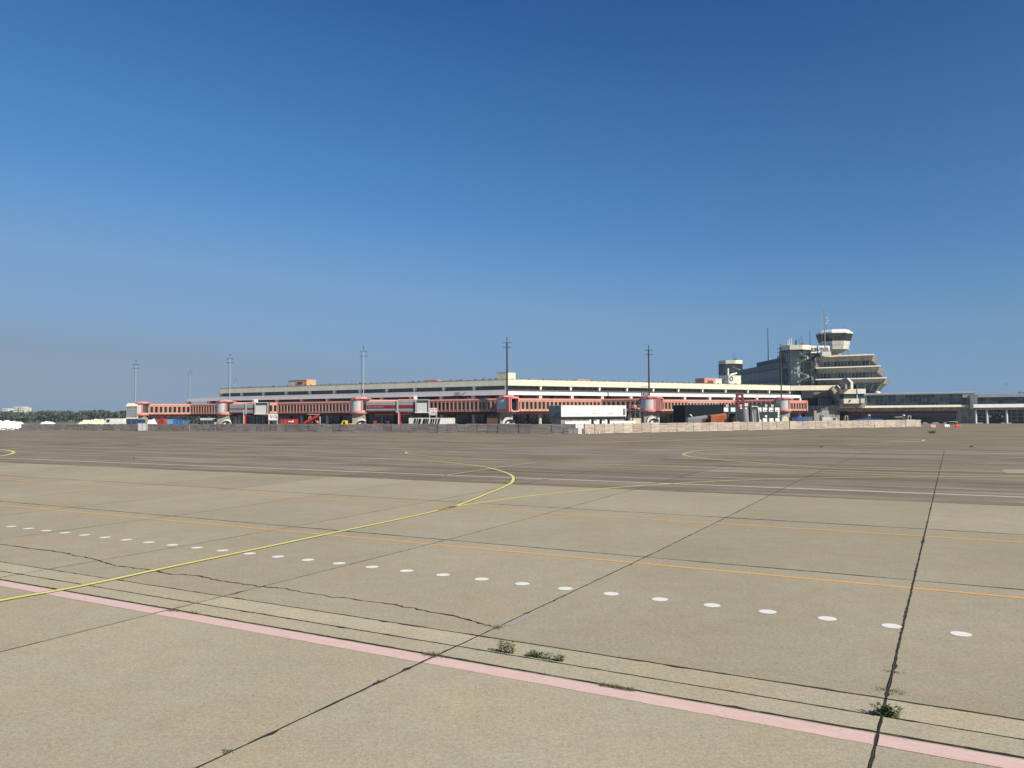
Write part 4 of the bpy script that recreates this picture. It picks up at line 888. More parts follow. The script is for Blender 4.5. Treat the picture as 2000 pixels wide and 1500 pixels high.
# ------------------------------------------------------------------ main building with stepped tiers, stair towers and control tower
mb_ = thing('main_building', 'grey stepped concrete main building with three overhanging tiers behind the right wing', 'building', (105, 275, 0))
FM = Frame((90.6, 262), -0.735); ML = 70; CONCF = mat('grey_facade_concrete', (0.27, 0.265, 0.25), 0.9, streak=0.25)
for nm, z0, z1, o, m_ in (('roof_band', 18.7, 20.6, 0, CONCF), ('spandrel', 14.5, 15.7, 0, CONCF), ('spandrel', 10.2, 11.6, 0, CONCF)): part(nm, MB().fbox(FM, 0, ML, o, -24, z0, z1), m_, mb_)
for z0, z1 in ((15.7, 18.7), (11.6, 14.5)):
    part('glass_band', MB().fbox(FM, 0, ML, -.6, -23.5, z0, z1), GLASSB, mb_); mu = MB()
    for k in range(40): mu.fbox(FM, k*1.75, k*1.75+.12, -.52, -.6, z0, z1)
    part('mullions', mu, STEELD, mb_)
part('base_block', MB().fbox(FM, 0, ML, -.3, -24, 0, 10.2), CONCD, mb_)
part('penthouse', MB().fbox(FM, 3, 32, -1.5, -12, 20.61, 22.4), DGREY, mb_); part('penthouse', MB().fbox(FM, 1, 9, -1.2, -4, 22.41, 23.2), WHITED, mb_)
FT = Frame(at(1592, 720, 262)[:2], 119.265); TIERW = mat('brown_grey_cladding', (0.13, 0.115, 0.10), 0.8)
def ftap(F, a0, a1b, a1t, o0b, o0t, o1, z0, z1):
    P = [F.pt(a, o, z0) for a, o in ((a0,o0b),(a1b,o0b),(a1b,o1),(a0,o1))] + [F.pt(a, o, z1) for a, o in ((a0,o0t),(a1t,o0t),(a1t,o1),(a0,o1))]
    return MB().add(P, [(0,3,2,1),(4,5,6,7),(0,1,5,4),(1,2,6,5),(2,3,7,6),(3,0,4,7)])
e0, e1, e2 = FT.hit(1707, 700, 0)[0], FT.hit(1719, 720, 1)[0], FT.hit(1731, 742, 2)[0]
part('tier_slab', ftap(FT, .3, e0-.9, e0, -1.3, 0, -18, 20.4, 22.0), CONCD, mb_); part('tier_slab', ftap(FT, .5, e1-1.0, e1, -.4, 1.0, -18, 16.5, 18.2), CONCD, mb_); part('tier_slab', ftap(FT, .8, e2-1.0, e2, .7, 2.0, -18, 12.7, 14.3), CONCD, mb_)
for e, o, z in ((e0,0,22.0),(e1,1.0,18.2),(e2,2.0,14.3)): part('tier_coping', MB().ext(FT, [(o+.06,z),(o-.5,z+.38),(o-1.3,z+.38),(o-1.3,z)], .3, e+.05), CREAM, mb_)
part('tier_wall', ftap(FT, -1, e1-.7, e0-1.0, -1.6, -1.6, -17.5, 18.35, 20.4), TIERW, mb_); part('tier_wall', ftap(FT, -1, e2-.8, e1-1.1, -.6, -.6, -17.5, 14.45, 16.5), TIERW, mb_)
def glaze(F, a0, a1, o, z0, z1, n, th, fm=FRAMEW, gm=GLASSB):
    st = (a1-a0)/n
    for k in range(n): part('window_pane', MB().fbox(F, a0+st*k+.06, a0+st*(k+1)-.06, o, o+.06, z0, z1), BLIND if random.random() < .25 else gm, th)
    mu = MB()
    for k in range(n+1): mu.fbox(F, a0+st*k-.04, a0+st*k+.04, o, o+.12, z0, z1)
    part('mullions', mu, fm, th)
glaze(FT, 1.4, e0-1.6, -1.6, 18.6, 20.35, 14, mb_); glaze(FT, 1.4, e1-2.2, -.6, 14.7, 16.45, 15, mb_)
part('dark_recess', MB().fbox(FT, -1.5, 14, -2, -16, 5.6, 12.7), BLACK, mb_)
# glazed corner under the lowest tier, leaning inward
g0, g1 = FT.hit(1690, 752, -.5)[0], FT.hit(1722, 751, 1.2)[0]; g2 = FT.hit(1706, 768, -.5)[0]
part('slanted_glazing', ftap(FT, 12.5, g2, g1, -1.4, 1.2, -14, 9.4, 12.66), GLASSB, mb_)
gm_ = MB()
for u in (.0, .33, .66, 1): gm_.tube(FT.pt(13+(g2-13)*u, -1.35, 9.4), FT.pt(13+(g1-13)*u, 1.25, 12.66), .09, n=5)
gm_.tube(FT.pt(12.5, -.2, 11), FT.pt((g2+g1)/2, -.2, 11), .07, n=5); part('mullions', gm_, FRAMEW, mb_)
# lower box with two white bands and emblem
LB = at(1648, 775, 244); FLB = Frame(LB[:2], 95); l1 = FLB.hit(1674.5, 775, 0)[0]; l2 = FLB.hit(1690, 775, 0)[0]
zz = [Z_(1660, p, 244) for p in (760, 769.2, 778.5, 788)]
part('upper_band', MB().fbox(FLB, 0, l2, 0, -9, zz[1], zz[0]), CREAM, mb_); part('upper_band_end', MB().fbox(FLB, l1, l2+.1, .25, -3, zz[1], zz[0]+.05), WHITE, mb_)
part('band_glass', MB().fbox(FLB, .2, l2-.2, -.4, -8.5, zz[2], zz[1]), GLASSB, mb_); part('band_post', MB().fbox(FLB, l1-.1, l1+.1, -.1, -.38, zz[2], zz[1]), WHITE, mb_)
part('lower_band', MB().fbox(FLB, 0, l1+.5, 0, -9, zz[3], zz[2]), CREAM, mb_); part('lower_band_end', MB().fbox(FLB, l1+1.0, l2-.3, .2, -3, zz[3]+.05, zz[2]), WHITED, mb_)
em = MB(); pts = [(1655.5,786.8),(1658,784.3),(1657.5,782.3),(1660.3,780.5),(1662.5,780),(1661.5,782.5),(1660.8,785),(1658.8,786.3)]
pp = [(FLB.hit(*p, .03)) for p in pts]; em.add([FLB.pt(a, .03, z) for a, z in pp], [tuple(range(8))]); part('emblem', em, DGREY, mb_, 'slanted dark emblem on the white band')
part('band_base', MB().fbox(FLB, -1, l2+.2, -1, -9, 5.0, zz[3]-.01), CONCD, mb_)
# the slanted stair hood and the raking white-edged wall above it
Yh = 248
def slant(nm, pts, dep, m_, Y): 
    P = [at(*p, Y) for p in pts]; n = len(P); part(nm, MB().add([tuple(p) for p in P] + [(p[0]+.4, p[1]+dep, p[2]) for p in P], [tuple(range(n)), tuple(range(2*n-1, n-1, -1))] + [(i, n+i, n+(i+1) % n, (i+1) % n) for i in range(n)]), m_, mb_)
slant('stair_hood', [(1622,764),(1629,752.5),(1636,752.5),(1648,761),(1648,786),(1642,790),(1634,776),(1626,766)], 5, CONC, Yh)
slant('raking_edge', [(1634.5,752),(1637,752),(1644,759.5),(1641.5,760)], 1.0, WHITE, Yh-.6)
slant('raking_wall', [(1651,760),(1651,742),(1655,738.5),(1663,747),(1663,760)], 4.5, CONCD, 241); slant('raking_wall_edge', [(1653.6,738.3),(1656,738),(1665.4,746),(1665.4,760),(1661.5,760),(1661.5,747.5)], .6, WHITE, 240.3)
slant('red_canopy', [(1641,757),(1648,756),(1648.5,759.6),(1645,759.6)], 1.5, RED, 243)
# parapet run from the wing to the stepped block, dark recess below it
pv = FR.pt(SIDE, 0, 0); xr = at(1633, 757, pv[1]-.2)[0]
P4 = [(pv[0]+.1,pv[1]-.02,10.56),(xr-2.2,pv[1]-.4,10.56),(xr-.2,pv[1]-.4,12.1),(pv[0]+.1,pv[1]-.02,12.05)]
part('link_parapet', MB().add(P4 + [(x,y+5,z) for x,y,z in P4], [(0,1,2,3),(7,6,5,4)] + [(i,4+i,4+(i+1) % 4,(i+1) % 4) for i in range(4)]), CREAM, mb_)
part('recess_wall', MB().box(at(1566,790,256)[0], at(1640,790,256)[0], 256, 262, 0, 12), SLATE, mb_)
for i, (a, b) in enumerate((((1592,772),(1634,777)),((1588,798),(1634,806)))): pass
part('curved_balcony', MB().lathe((at(1606,780,262)[0], 262), [(7.5,8.2),(8.0,8.4),(8.0,10.0),(7.6,10.1)], 24, R(180), R(320)), CONCD, mb_)
part('recess_glazing', MB().box(at(1600,790,252)[0], at(1626,790,252)[0], 252.6, 253.2, Z_(1610,793,252), Z_(1610,778,252)), GLASSB, mb_)
mu = MB()
for k in range(8): 
    x = at(1600+k*3.6,790,252)[0]; mu.box(x, x+.12, 252.45, 252.59, Z_(1610,793,252), Z_(1610,778,252))
part('mullions', mu, FRAMEW, mb_)
part('ground_wall', MB().box(at(1590,815,247)[0], at(1640,815,247)[0], 247, 255, 0, 4.2), CONCD, mb_)
dr = MB()
for p in (1602, 1607, 1625, 1631): dr.box(at(p,818,247)[0], at(p+1.6,818,247)[0], 246.93, 246.98, .1, Z_(p,811,247))
part('door_slots', dr, BLACK, mb_)
cb_ = MB(); cb_.prism([(at(1587,800,249)[0],249.5),(at(1650,800,246)[0],245.5),(at(1650,800,246)[0],256),(at(1587,800,249)[0],256)], 4.3, 5.7); part('balcony_band', cb_, CONCD, mb_)
# sign panel with lettering on top of the tiers
Ys = 259.6; x0, x1 = at(1572,685,Ys)[0], at(1621,685,Ys)[0]; zs0, zs1 = Z_(1600,689.5,Ys), Z_(1600,675.2,Ys)
part('sign_panel', MB().box(x0, x1, Ys, Ys+.5, zs0, zs1), WHITE, mb_)
tc = bpy.data.curves.new('sign_lettering', 'FONT'); tc.body = 'BERLIN-TEGEL'; tc.extrude = .05; tc.offset = 0.035; tc.align_x = 'RIGHT'
tc.size = 1.72; tc.space_character = 1.03; to = bpy.data.objects.new('sign_lettering', tc); COL.objects.link(to); tc.materials.append(DGREY); to.parent = mb_
bpy.context.view_layer.update()
tm = bpy.data.meshes.new_from_object(to.evaluated_get(bpy.context.evaluated_depsgraph_get())); bpy.data.objects.remove(to)
co = np.array([v.co for v in tm.vertices]); kx = 7.35 / np.ptp(co[:, 0]); kz = 1.28 / np.ptp(co[:, 1])
lb = MB(); x1s, zbs = at(1619.5, 685, Ys)[0], Z_(1600, 686.5, Ys)
lb.v = [(x1s + (x - co[:, 0].max())*kx, Ys - .06 - z, zbs + (y - co[:, 1].min())*kz) for x, y, z in co]; lb.f = [tuple(p.vertices) for p in tm.polygons]; lb.sm = [False]*len(lb.f)
part('sign_lettering', lb, DGREY, mb_)
part('sign_underside', MB().prism([(x0,Ys+.6),(x1-2.6,Ys+.6),(x1-2.6,Ys+8),(x0,Ys+8)], 22.15, zs0), DGREY, mb_); part('roof_hut', MB().box(at(1604,690,258)[0], at(1622,690,258)[0], 257.4, 259.4, 22.15, Z_(1610,687,258)), WHITED, mb_)
part('roof_ledge', MB().fbox(FT, 5, e0-3, -6, -12, 22.15, 23.0), CREAM, mb_)

# see-through stair towers
def thin_glass(name, tint):
    m = bpy.data.materials.new(name); m.use_nodes = True; t = m.node_tree; t.nodes.clear(); L = t.links
    o = t.nodes.new('ShaderNodeOutputMaterial'); mx = t.nodes.new('ShaderNodeMixShader'); tr = t.nodes.new('ShaderNodeBsdfTransparent'); gl_ = t.nodes.new('ShaderNodeBsdfGlossy'); fr_ = t.nodes.new('ShaderNodeFresnel')
    tr.inputs['Color'].default_value = (*tint, 1); gl_.inputs['Roughness'].default_value = .05; gl_.inputs['Color'].default_value = (.8,.85,.9,1); fr_.inputs['IOR'].default_value = 1.5
    L.new(fr_.outputs[0], mx.inputs[0]); L.new(tr.outputs[0], mx.inputs[1]); L.new(gl_.outputs[0], mx.inputs[2]); L.new(mx.outputs[0], o.inputs[0]); return m
TGLASS = thin_glass('stair_tower_glass', (.74, .84, .85))
def stair_tower(label, px0, px1, pyt, Y):
    xl, xr_ = at(px0, 720, Y)[0], at(px1, 720, Y)[0]; c = ((xl+xr_)/2, Y); r = (xr_-xl)/2*1.035; zt = Z_((px0+px1)/2, pyt, Y-4); zb3 = 9.0
    th = thing('stair_tower', label, 'tower', (c[0], c[1], 0), 'glass stair towers of the main building'); oc = octagon(c, r, 8)
    part('glass', MB().prism(oc, zb3, zt-1.5), TGLASS, th); part('top_band', MB().prism(octagon(c, r+.12, 8), zt-1.5, zt), CREAM, th); part('base', MB().prism(oc, 0, zb3), CONCD, th)
    part('core', MB().prism(octagon((c[0]-.3, c[1]+1.2), r*.52, 8), zb3, zt-1.6), LGREY, th)
    mu = MB()
    for i in range(8):
        a, b = np.array(oc[i]), np.array(oc[(i+1) % 8])
        for q in range(4):
            p = a + (b-a)*q/4; mu.tube((*p, zb3), (*p, zt-1.5), .16 if q == 0 else .075, n=5)
    part('mullions', mu, STEELD, th)
    tr_ = MB(); z = zb3 + 2
    while z < zt - 2: tr_.prism(octagon(c, r+.03, 8), z, z+.09); z += 3.1
    hoop = MB(); z = zb3 + 2
    while z < zt - 2:
        for i in range(8): hoop.tube((*oc[i], z), (*oc[(i+1) % 8], z), .06, n=5)
        z += 3.1
    part('transoms', hoop, STEELD, th)
    z = zb3 + .3; k = 0
    while z < zt - 4:
        s = 1 if k % 2 else -1; f = MB()
        for q in range(8):
            x = c[0] + s*r*.55*(q/3.5-1); f.box(x-.25, x+.25, c[1]-r*.72, c[1]-r*.35, z+q*.36, z+q*.36+.55)
        part('stair_flight', f, WHITE, th); part('landing', MB().box(c[0]+s*r*.5, c[0]+s*r*.75, c[1]-r*.6, c[1]+r*.2, z+2.9, z+3.1), WHITE, th); z += 3.1; k += 1
    return th, c, zt, r
t1, c1, zt1, r1 = stair_tower('tall glass stair tower with a cream top, nearer the control tower', 1524.5, 1582, 674, 262)
t2, c2, zt2, r2 = stair_tower('shorter looking far glass stair tower at the left end of the main building', 1404, 1449.5, 703.5, 334)
def antenna(label, px, pyt, Y, zb, m_, r=.14, extras=(), cat='antenna', name='antenna_mast'):
    x = at(px, 700, Y)[0]; zt = Z_(px, pyt, Y); th = thing(name, label, cat, (x, Y, zb)); part('pole', MB().tube((x,Y,zb),(x,Y,zt),r,r*.6,n=8), m_, th)
    for i, (dy, w_) in enumerate(extras):
        z = Z_(px, dy, Y); part('arm', MB().tube((x-w_,Y,z),(x+w_,Y,z),.05,n=5), m_, th)
        part('dish', MB().blob((x+w_,Y-.1,z+.1),(.22,.2,.25),jit=0), WHITE, th)
    return th
antenna('thin dark aerial on the roof left of the near glass tower', 1500.6, 641, 285, 20.6, STEELD, .2, extras=((701.5,.5),))
antenna('tall aerial with side arms in front of the control tower', 1612, 602, 258, 22.2, GREY, .2, extras=((622,.7),(627,1.0),(632,.6)))
antenna('thin dark whip aerial between glass tower and control tower', 1583, 646, 266, 22.2, STEELD, .14)
antenna('faint thin whip aerial left of the tall aerial', 1606.5, 610, 264, 22.2, STEELW, .05)
antenna('short aerial at the right of the control tower roof', 1656.5, 682, 262, 22.1, STEELD, .1, extras=((684,.4),))
for i, (px, py, lab, m_) in enumerate(((1539,664,'leftmost short white aerial on the near glass tower',STEELW),(1542,660.5,'second short white aerial on the near glass tower',STEELW),(1546,660,'third short pale aerial on the near glass tower, the thickest',STEELW),(1555.5,663.5,'short dark aerial in the middle of the near glass tower roof',STEELD))):
    antenna(lab, px, py, 261, zt1, m_, .32)
for lab, px, Y, z, pyt in (('leaning crossed aerials on the near glass tower',1569,260,zt1,655.5),('leaning crossed aerials on the far glass tower',1437,332,zt2,689)):
    x = at(px,700,Y)[0]; zt = Z_(px,pyt,Y); th = thing('crossed_aerial', lab, 'antenna', (x,Y,z)); part('rod', MB().tube((x,Y,z),(x-.7,Y,zt),.1,.06,n=6), STEELD, th); part('rod', MB().tube((x-.6,Y,z),(x-1.6,Y,zt-.5),.07,.05,n=6), STEELD, th); part('foot', MB().box(x-1,x+.5,Y-.4,Y+.4,z,z+.6), DGREY, th)
# control tower
ctc = at(1630, 690, 276)[:2]; k_ = 276 / F_PX
th = thing('control_tower', 'white octagonal control tower cab with a dark window ring above the tiers', 'control tower', (*ctc, 0)); zc = lambda py: Z_(1630, py, 276)
oc = lambda wpx: octagon(ctc, wpx*k_/2*1.04, 15)
part('shaft', MB().prism(oc(26), 18, zc(690)), CONCD, th); part('neck', MB().prism(oc(26), zc(690), zc(683.5), oc(48)), CONCD, th)
part('body', MB().prism(oc(49), zc(683.5), zc(668), oc(56)), WHITED, th); part('glazing', MB().prism(oc(55), zc(668), zc(653.5), oc(64)), GLASS, th)
mu = MB(); a_, b_ = oc(55.6), oc(64.6)
for i in range(8):
    for q in range(3):
        p = np.array(a_[i])*(1-q/3)+np.array(a_[(i+1) % 8])*q/3; p2 = np.array(b_[i])*(1-q/3)+np.array(b_[(i+1) % 8])*q/3; mu.tube((*p,zc(668)),(*p2,zc(653.5)),.1 if q == 0 else .05,n=5)
part('mullions', mu, STEELD, th); part('roof_edge', MB().prism(oc(66), zc(653.5), zc(651)), WHITE, th); part('roof', MB().prism(oc(65), zc(651), zc(645.5), oc(50)), WHITE, th)
part('roof_rail', MB().prism(oc(22), zc(645.5), zc(643.8)), PINKP, th)
for dx in (-3, -1.5, 1, 3): part('aerial', MB().tube((ctc[0]+dx,ctc[1]-1,zc(645.5)),(ctc[0]+dx,ctc[1]-1,zc(645.5)+random.uniform(1,2.2)),.05,n=5), STEELD, th)
part('panel_lines', MB().prism(oc(53.2), zc(676), zc(675.6)), CONCD, th)

# long low concourse to the right
FQ = Frame((136, 232), 119.265); q0 = FQ.hit(1636, 800, 0)[0]; q1 = FQ.hit(1895, 800, 0)[0]
cq = thing('concourse_building', 'long low grey concourse with a glass upper floor right of the main building', 'building', (*FQ.pt((q0+q1)/2, -6, 0)[:2], 0))
part('lit_ledge', MB().ext(FQ, [(0,4.92),(-1.0,5.6),(-1.6,5.6),(-1.6,4.92)], q0+.2, q1-2.2), CREAM, cq); part('concrete_fascia', MB().ext(FQ, [(-.9,3.78),(0.02,4.9),(-14,4.9),(-14,3.78)], q0-2, q1), CONCD, cq)
part('deck', MB().ext(FQ, [(-1.62,4.91),(-1.62,5.5),(-14,5.5),(-14,4.91)], q0-2, q1), CONCD, cq)
part('red_band', MB().ext(FQ, [(-1.6,2.9),(-1.0,3.76),(-14,3.76),(-14,2.9)], q0+3, q1-1), MAROON, cq); part('ground_floor', MB().fbox(FQ, q0, q1-3.5, -3, -14, 0, 2.88), GLASS, cq)
n = 22; mu = MB()
for k in range(n): a = q0 + 2 + (q1-q0-6)*k/n; mu.fbox(FQ, a, a+.1, -2.95, -2.9, 0, 2.88)
mu.fbox(FQ, q0+2, q1-3.5, -2.96, -2.92, 2.1, 2.2); part('mullions', mu, STEELD, cq)
part('end_wall', MB().fbox(FQ, q1-3.4, q1, -1, -14, 0, 3.75), CONCD, cq)
u0, u1 = FQ.hit(1693, 780, -3)[0], FQ.hit(1897, 780, -3)[0]; nb = 24
for k in range(nb):
    a = u0 + (u1-u0)*k/nb; b = u0 + (u1-u0)*(k+1)/nb
    for z0, z1 in ((5.55,6.6),(6.66,7.7),(7.76,8.75)): part('window_pane', MB().fbox(FQ, a+.05, b-.05, -3, -2.95, z0, z1), BLIND if random.random() < .45 else GLASSB, cq)
part('hall_core', MB().fbox(FQ, u0-7, u1, -3.05, -13, 5.51, 8.8), FRAMEW, cq); part('corner_wall', MB().fbox(FQ, q1+.01, q1+2.0, -1.4, -12, 0, 8.6), CONCD, cq); part('hall_roof', MB().ext(FQ, [(-1.8,8.85),(-1.8,9.15),(-5,9.6),(-14,9.6),(-14,8.85)], u0-6, u1+1), METROOF, cq)
solo('roof_dome_light', MB().blob((*FQ.pt(FQ.hit(1714,768,-8)[0], -8, 9.3)[:2], 9.6), (1.0,1.0,.75), jit=0), WHITE, (*FQ.pt(FQ.hit(1714,768,-8)[0], -8, 9.3)[:2], 9.6), 'small white dome on the concourse roof beside the tiers', 'roof light')
# colonnaded hall at the right edge
h0 = FQ.hit(1904, 800, .6)[0]; h1 = h0 + 70; HZ = Z_(1905, 789.5, 231)
hh = thing('colonnade_hall', 'glazed hall with white columns and a bright white roof edge at the right border', 'building', (*FQ.pt(h0+8, -6, 0)[:2], 0))
part('white_edge', MB().ext(FQ, [(.9,HZ-1.0),(-.2,HZ),(-1,HZ),(-1,HZ-1.0)], h0-.3, h1), WHITE, hh); part('soffit_band', MB().ext(FQ, [(.5,HZ-1.7),(.8,HZ-1.02),(-12,HZ-1.02),(-12,HZ-1.7)], h0, h1), CONC, hh)
part('upper_glass', MB().fbox(FQ, h0-1, h1, -3, -12, HZ+.02, HZ+2.0), GLASSB, hh)
for k in range(34):
    for z0, z1 in ((HZ+.1, HZ+1.0), (HZ+1.06, HZ+1.95)): part('window_pane', MB().fbox(FQ, h0-.4+k*1.6, h0+1.1+k*1.6, -2.99, -2.94, z0, z1), BLIND if random.random() < .3 else GLASSB, hh)
part('roof', MB().ext(FQ, [(-1.5,HZ+2.05),(-1.7,HZ+3.0),(-12,HZ+3.3),(-12,HZ+2.05)], h0-3, h1), METROOF, hh)
ztp = HZ - 1.72
part('glass_wall', MB().fbox(FQ, h0, h1, -1.3, -12, 0, ztp), GLASSB, hh); cs_ = [FQ.hit(p, 800, .5)[0] for p in (1905.5, 1927.5, 1966)]; cs_ += [cs_[2] + 5.6*k for k in range(1, 10)]
for a in cs_: part('column', MB().lathe(FQ.pt(a, .2, 0)[:2], [(.3, 0), (.3, ztp)], 12), WHITE, hh)
grd = MB()
for k in range(46): grd.fbox(FQ, h0+.4+k*1.45, h0+.47+k*1.45, -1.2, -1.29, 0, ztp)
for z in (.9, 2.0, 3.1): grd.fbox(FQ, h0, h1, -1.21, -1.28, z, z+.07)
part('glazing_bars', grd, FRAMEW, hh)
dA, dB = FQ.hit(1936, 815, -.6)[0], FQ.hit(1955, 815, -.6)[0]
part('door_box', MB().fbox(FQ, dA, dB, -.6, -1.18, 0, Z_(1945, 812.8, 228)), SLATE, hh); part('door_frame_sign', MB().fbox(FQ, FQ.hit(1945.5,806,-.5)[0], FQ.hit(1955,806,-.5)[0], -1.1, -1.17, 3.0, 4.1), FRAMEW, hh)
part('sign_face', MB().fbox(FQ, FQ.hit(1946.5,806,-.5)[0], FQ.hit(1954,806,-.5)[0], -1.05, -1.095, 3.2, 3.9), BLACK, hh)
for p in (1932, 1955.6): a = FQ.hit(p, 815, -.8)[0]; part('notice', MB().fbox(FQ, a, a+.55, -1.05, -1.12, 1.7, 2.4), WHITE, hh)
a = FQ.hit(1946.5, 817, -.55)[0]; part('notice', MB().fbox(FQ, a, a+.3, -.55, -.595, 1.55, 1.75), WHITE, hh)
kb = MB()
for p0, p1 in ((1803,1811),(1821,1833),(1843,1850)):
    a, b = FQ.hit(p0,826,4)[0], FQ.hit(p1,826,4)[0]; solo('low_kerb_block', MB().fbox(FQ, a, b, 3.7, 4.1, 0, .42), WHITED, (*FQ.pt((a+b)/2,3.9,0)[:2],0), {1803:'short pale kerb block by the end of the plank wall',1821:'long pale kerb block before the concourse glass',1843:'pale kerb block left of the flat cart'}[p0], 'kerb block')
for p0, p1, lab in ((1908,1920,'pale kerb block under the first white column bay'),(1955.5,1963,'pale kerb block right of the hall door'),(1969,1976,'short pale kerb block right of the third white column')):
    a, b = FQ.hit(p0,826,1.5)[0], FQ.hit(p1,826,1.5)[0]; solo('low_kerb_block', MB().fbox(FQ, a, b, 1.2, 1.5, 0, .3), WHITED, (*FQ.pt((a+b)/2,1.3,0)[:2],0), lab, 'kerb block')
# plastic road barriers on the apron
def barrier(label, px0, px1, pyb, m_):
    g = ground((px0+px1)/2, pyb); hw = (px1-px0)/2*g[1]/F_PX; x, y = g
    A = [(-.25,0),(.25,0),(.25,.2),(.11,.33),(.09,.6),(-.09,.6),(-.11,.33),(-.25,.2)]
    th = thing('road_barrier', label, 'barrier', (x, y, 0), 'plastic road barriers'); n = 8
    part('body', MB().add([(x-hw, y+a, z) for a, z in A] + [(x+hw, y+a, z) for a, z in A], [(i,(i+1) % n,n+(i+1) % n,n+i) for i in range(n)] + [tuple(range(n))[::-1], tuple(range(n,2*n))]), m_, th)
    part('slot', MB().box(x-hw*.6, x-hw*.3, y-.26, y-.251, .06, .15).box(x+hw*.3, x+hw*.6, y-.26, y-.251, .06, .15), DGREY, th)
barrier('faded pink and white plastic barrier, leftmost of three', 1817, 1827, 834.8, mat('faded_pink_plastic', (.66,.36,.34), .5)); barrier('white plastic barrier, middle of three', 1844.5, 1854, 834, WHITE); barrier('bright red plastic barrier, rightmost of three', 1866, 1875.5, 834, mat('bright_red_plastic', (.72,.07,.05), .45))
# ground clutter before the concourse, half hidden by the wall
for lab, px, pyt, Y in (('left dome topped grey pole before the concourse', 1697.5, 810, 205), ('right dome topped grey pole before the concourse', 1765, 810, 205)):
    x = X_(px, Y); z = Z_(px, pyt, Y); th = thing('dome_pole', lab, 'pole', (x, Y, 0)); part('pole', MB().tube((x-.2,Y,0),(x-.2,Y,z-.4),.1,n=8).tube((x+.3,Y,0),(x+.3,Y,z-.6),.08,n=8), GREY, th); part('dome', MB().blob((x,Y,z-.2),(.4,.4,.3),jit=0), WHITED, th)
for lab, px, Y in (('twin white posts near the silver trailer', 1653, 205), ('twin white posts near the right end of the wall', 1776, 200)):
    x = X_(px, Y); th = thing('twin_posts', lab, 'posts', (x, Y, 0)); 
    for d in (-.35, .35): part('post', MB().tube((x+d,Y,0),(x+d,Y,Z_(px,812,Y)),.1,n=8), WHITED, th)
    part('bar', MB().tube((x-.35,Y,Z_(px,812.5,Y)),(x+.35,Y,Z_(px,812.5,Y)),.07,n=6), WHITED, th)
container('flat blue cart row just above the wall before the concourse', 1676, 1724, 818.3, 195, BLUE, dep=2, name='blue_cart', cat='cart', doors=False)
Y = 200; x = X_(1753, Y); th = thing('white_awning', 'small flat white awning before the concourse', 'awning', (x, Y, 0)); part('top', MB().box(x-.9,x+.9,Y-.6,Y+.6,Z_(1753,815,Y),Z_(1753,814,Y)), WHITED, th); part('post', MB().tube((x,Y,0),(x,Y,Z_(1753,815,Y)),.1,n=8), GREY, th)

# ------------------------------------------------------------------ left background: mounds, wood, far blocks
def mound(label, px0, px1, pyt, Y, dep, m_, rough, name, cat, seed):
    r = np.random.default_rng(seed); x0, x1 = at(px0,825,Y)[0], at(px1,825,Y)[0]; H = Z_((px0+px1)/2, pyt, Y); nx = int(max(20, (x1-x0)*3)); ny = 12
    ph = r.uniform(0, 9, 12); V = []
    for j in range(ny+1):
        for i in range(nx+1):
            u, v = i/nx, j/ny; e = (min(1, 4*u)*min(1, 4*(1-u)))**.75 * math.sin(math.pi*v)**.5
            h = e*(.85 + .07*math.sin(7*u+ph[0]) + .04*math.sin(29*u+ph[1]+3*v) + .04*math.sin(61*u+ph[2]+5*v)) + r.uniform(-rough, rough)*(.2+e)*.7
            V.append((x0+(x1-x0)*u + r.uniform(-.1,.1), Y + dep*(v-.5) + r.uniform(-.1,.1), max(0, H*h)))
    F_ = [(j*(nx+1)+i, j*(nx+1)+i+1, (j+1)*(nx+1)+i+1, (j+1)*(nx+1)+i) for j in range(ny) for i in range(nx)]
    mb = MB().add(V, F_); return solo(name, mb, m_, ((x0+x1)/2, Y, 0), label, cat)
yb = ground(30, 840)[1] + 3
mound('crumpled white tarpaulin heap at the left end of the plank wall', -60, 66, 820.6, yb, 6, TARP, .10, 'tarpaulin_heap', 'heap', 1)
dbr = thing('loose_timber', 'dark loose timber along the foot of the white tarpaulin heap', 'timber', (at(40,838,yb-3.2)[0], yb-3.2, 0))
for k in range(7):
    x = at(8+k*9, 838, yb-3.3)[0]; part('timber', MB().tube((x-.7,yb-3.3+random.uniform(-.2,.2),.12+random.uniform(0,.3)),(x+.7,yb-3.3+random.uniform(-.2,.2),.12+random.uniform(0,.5)),.1,n=5), DGREY, dbr)
mound('long pale heap of wrapped rolls behind the plank wall', 146, 214, 817.6, 232, 5, CREAMY, .13, 'wrapped_heap', 'heap', 2); mound('small distant pale heap left of the long one', 81, 107, 822, 300, 6, TARP, .1, 'wrapped_heap', 'heap', 3)
mound('white folded sheets heap before the end rotunda', 286, 306, 816.8, 214, 3, TARP, .07, 'tarpaulin_heap', 'heap', 4)
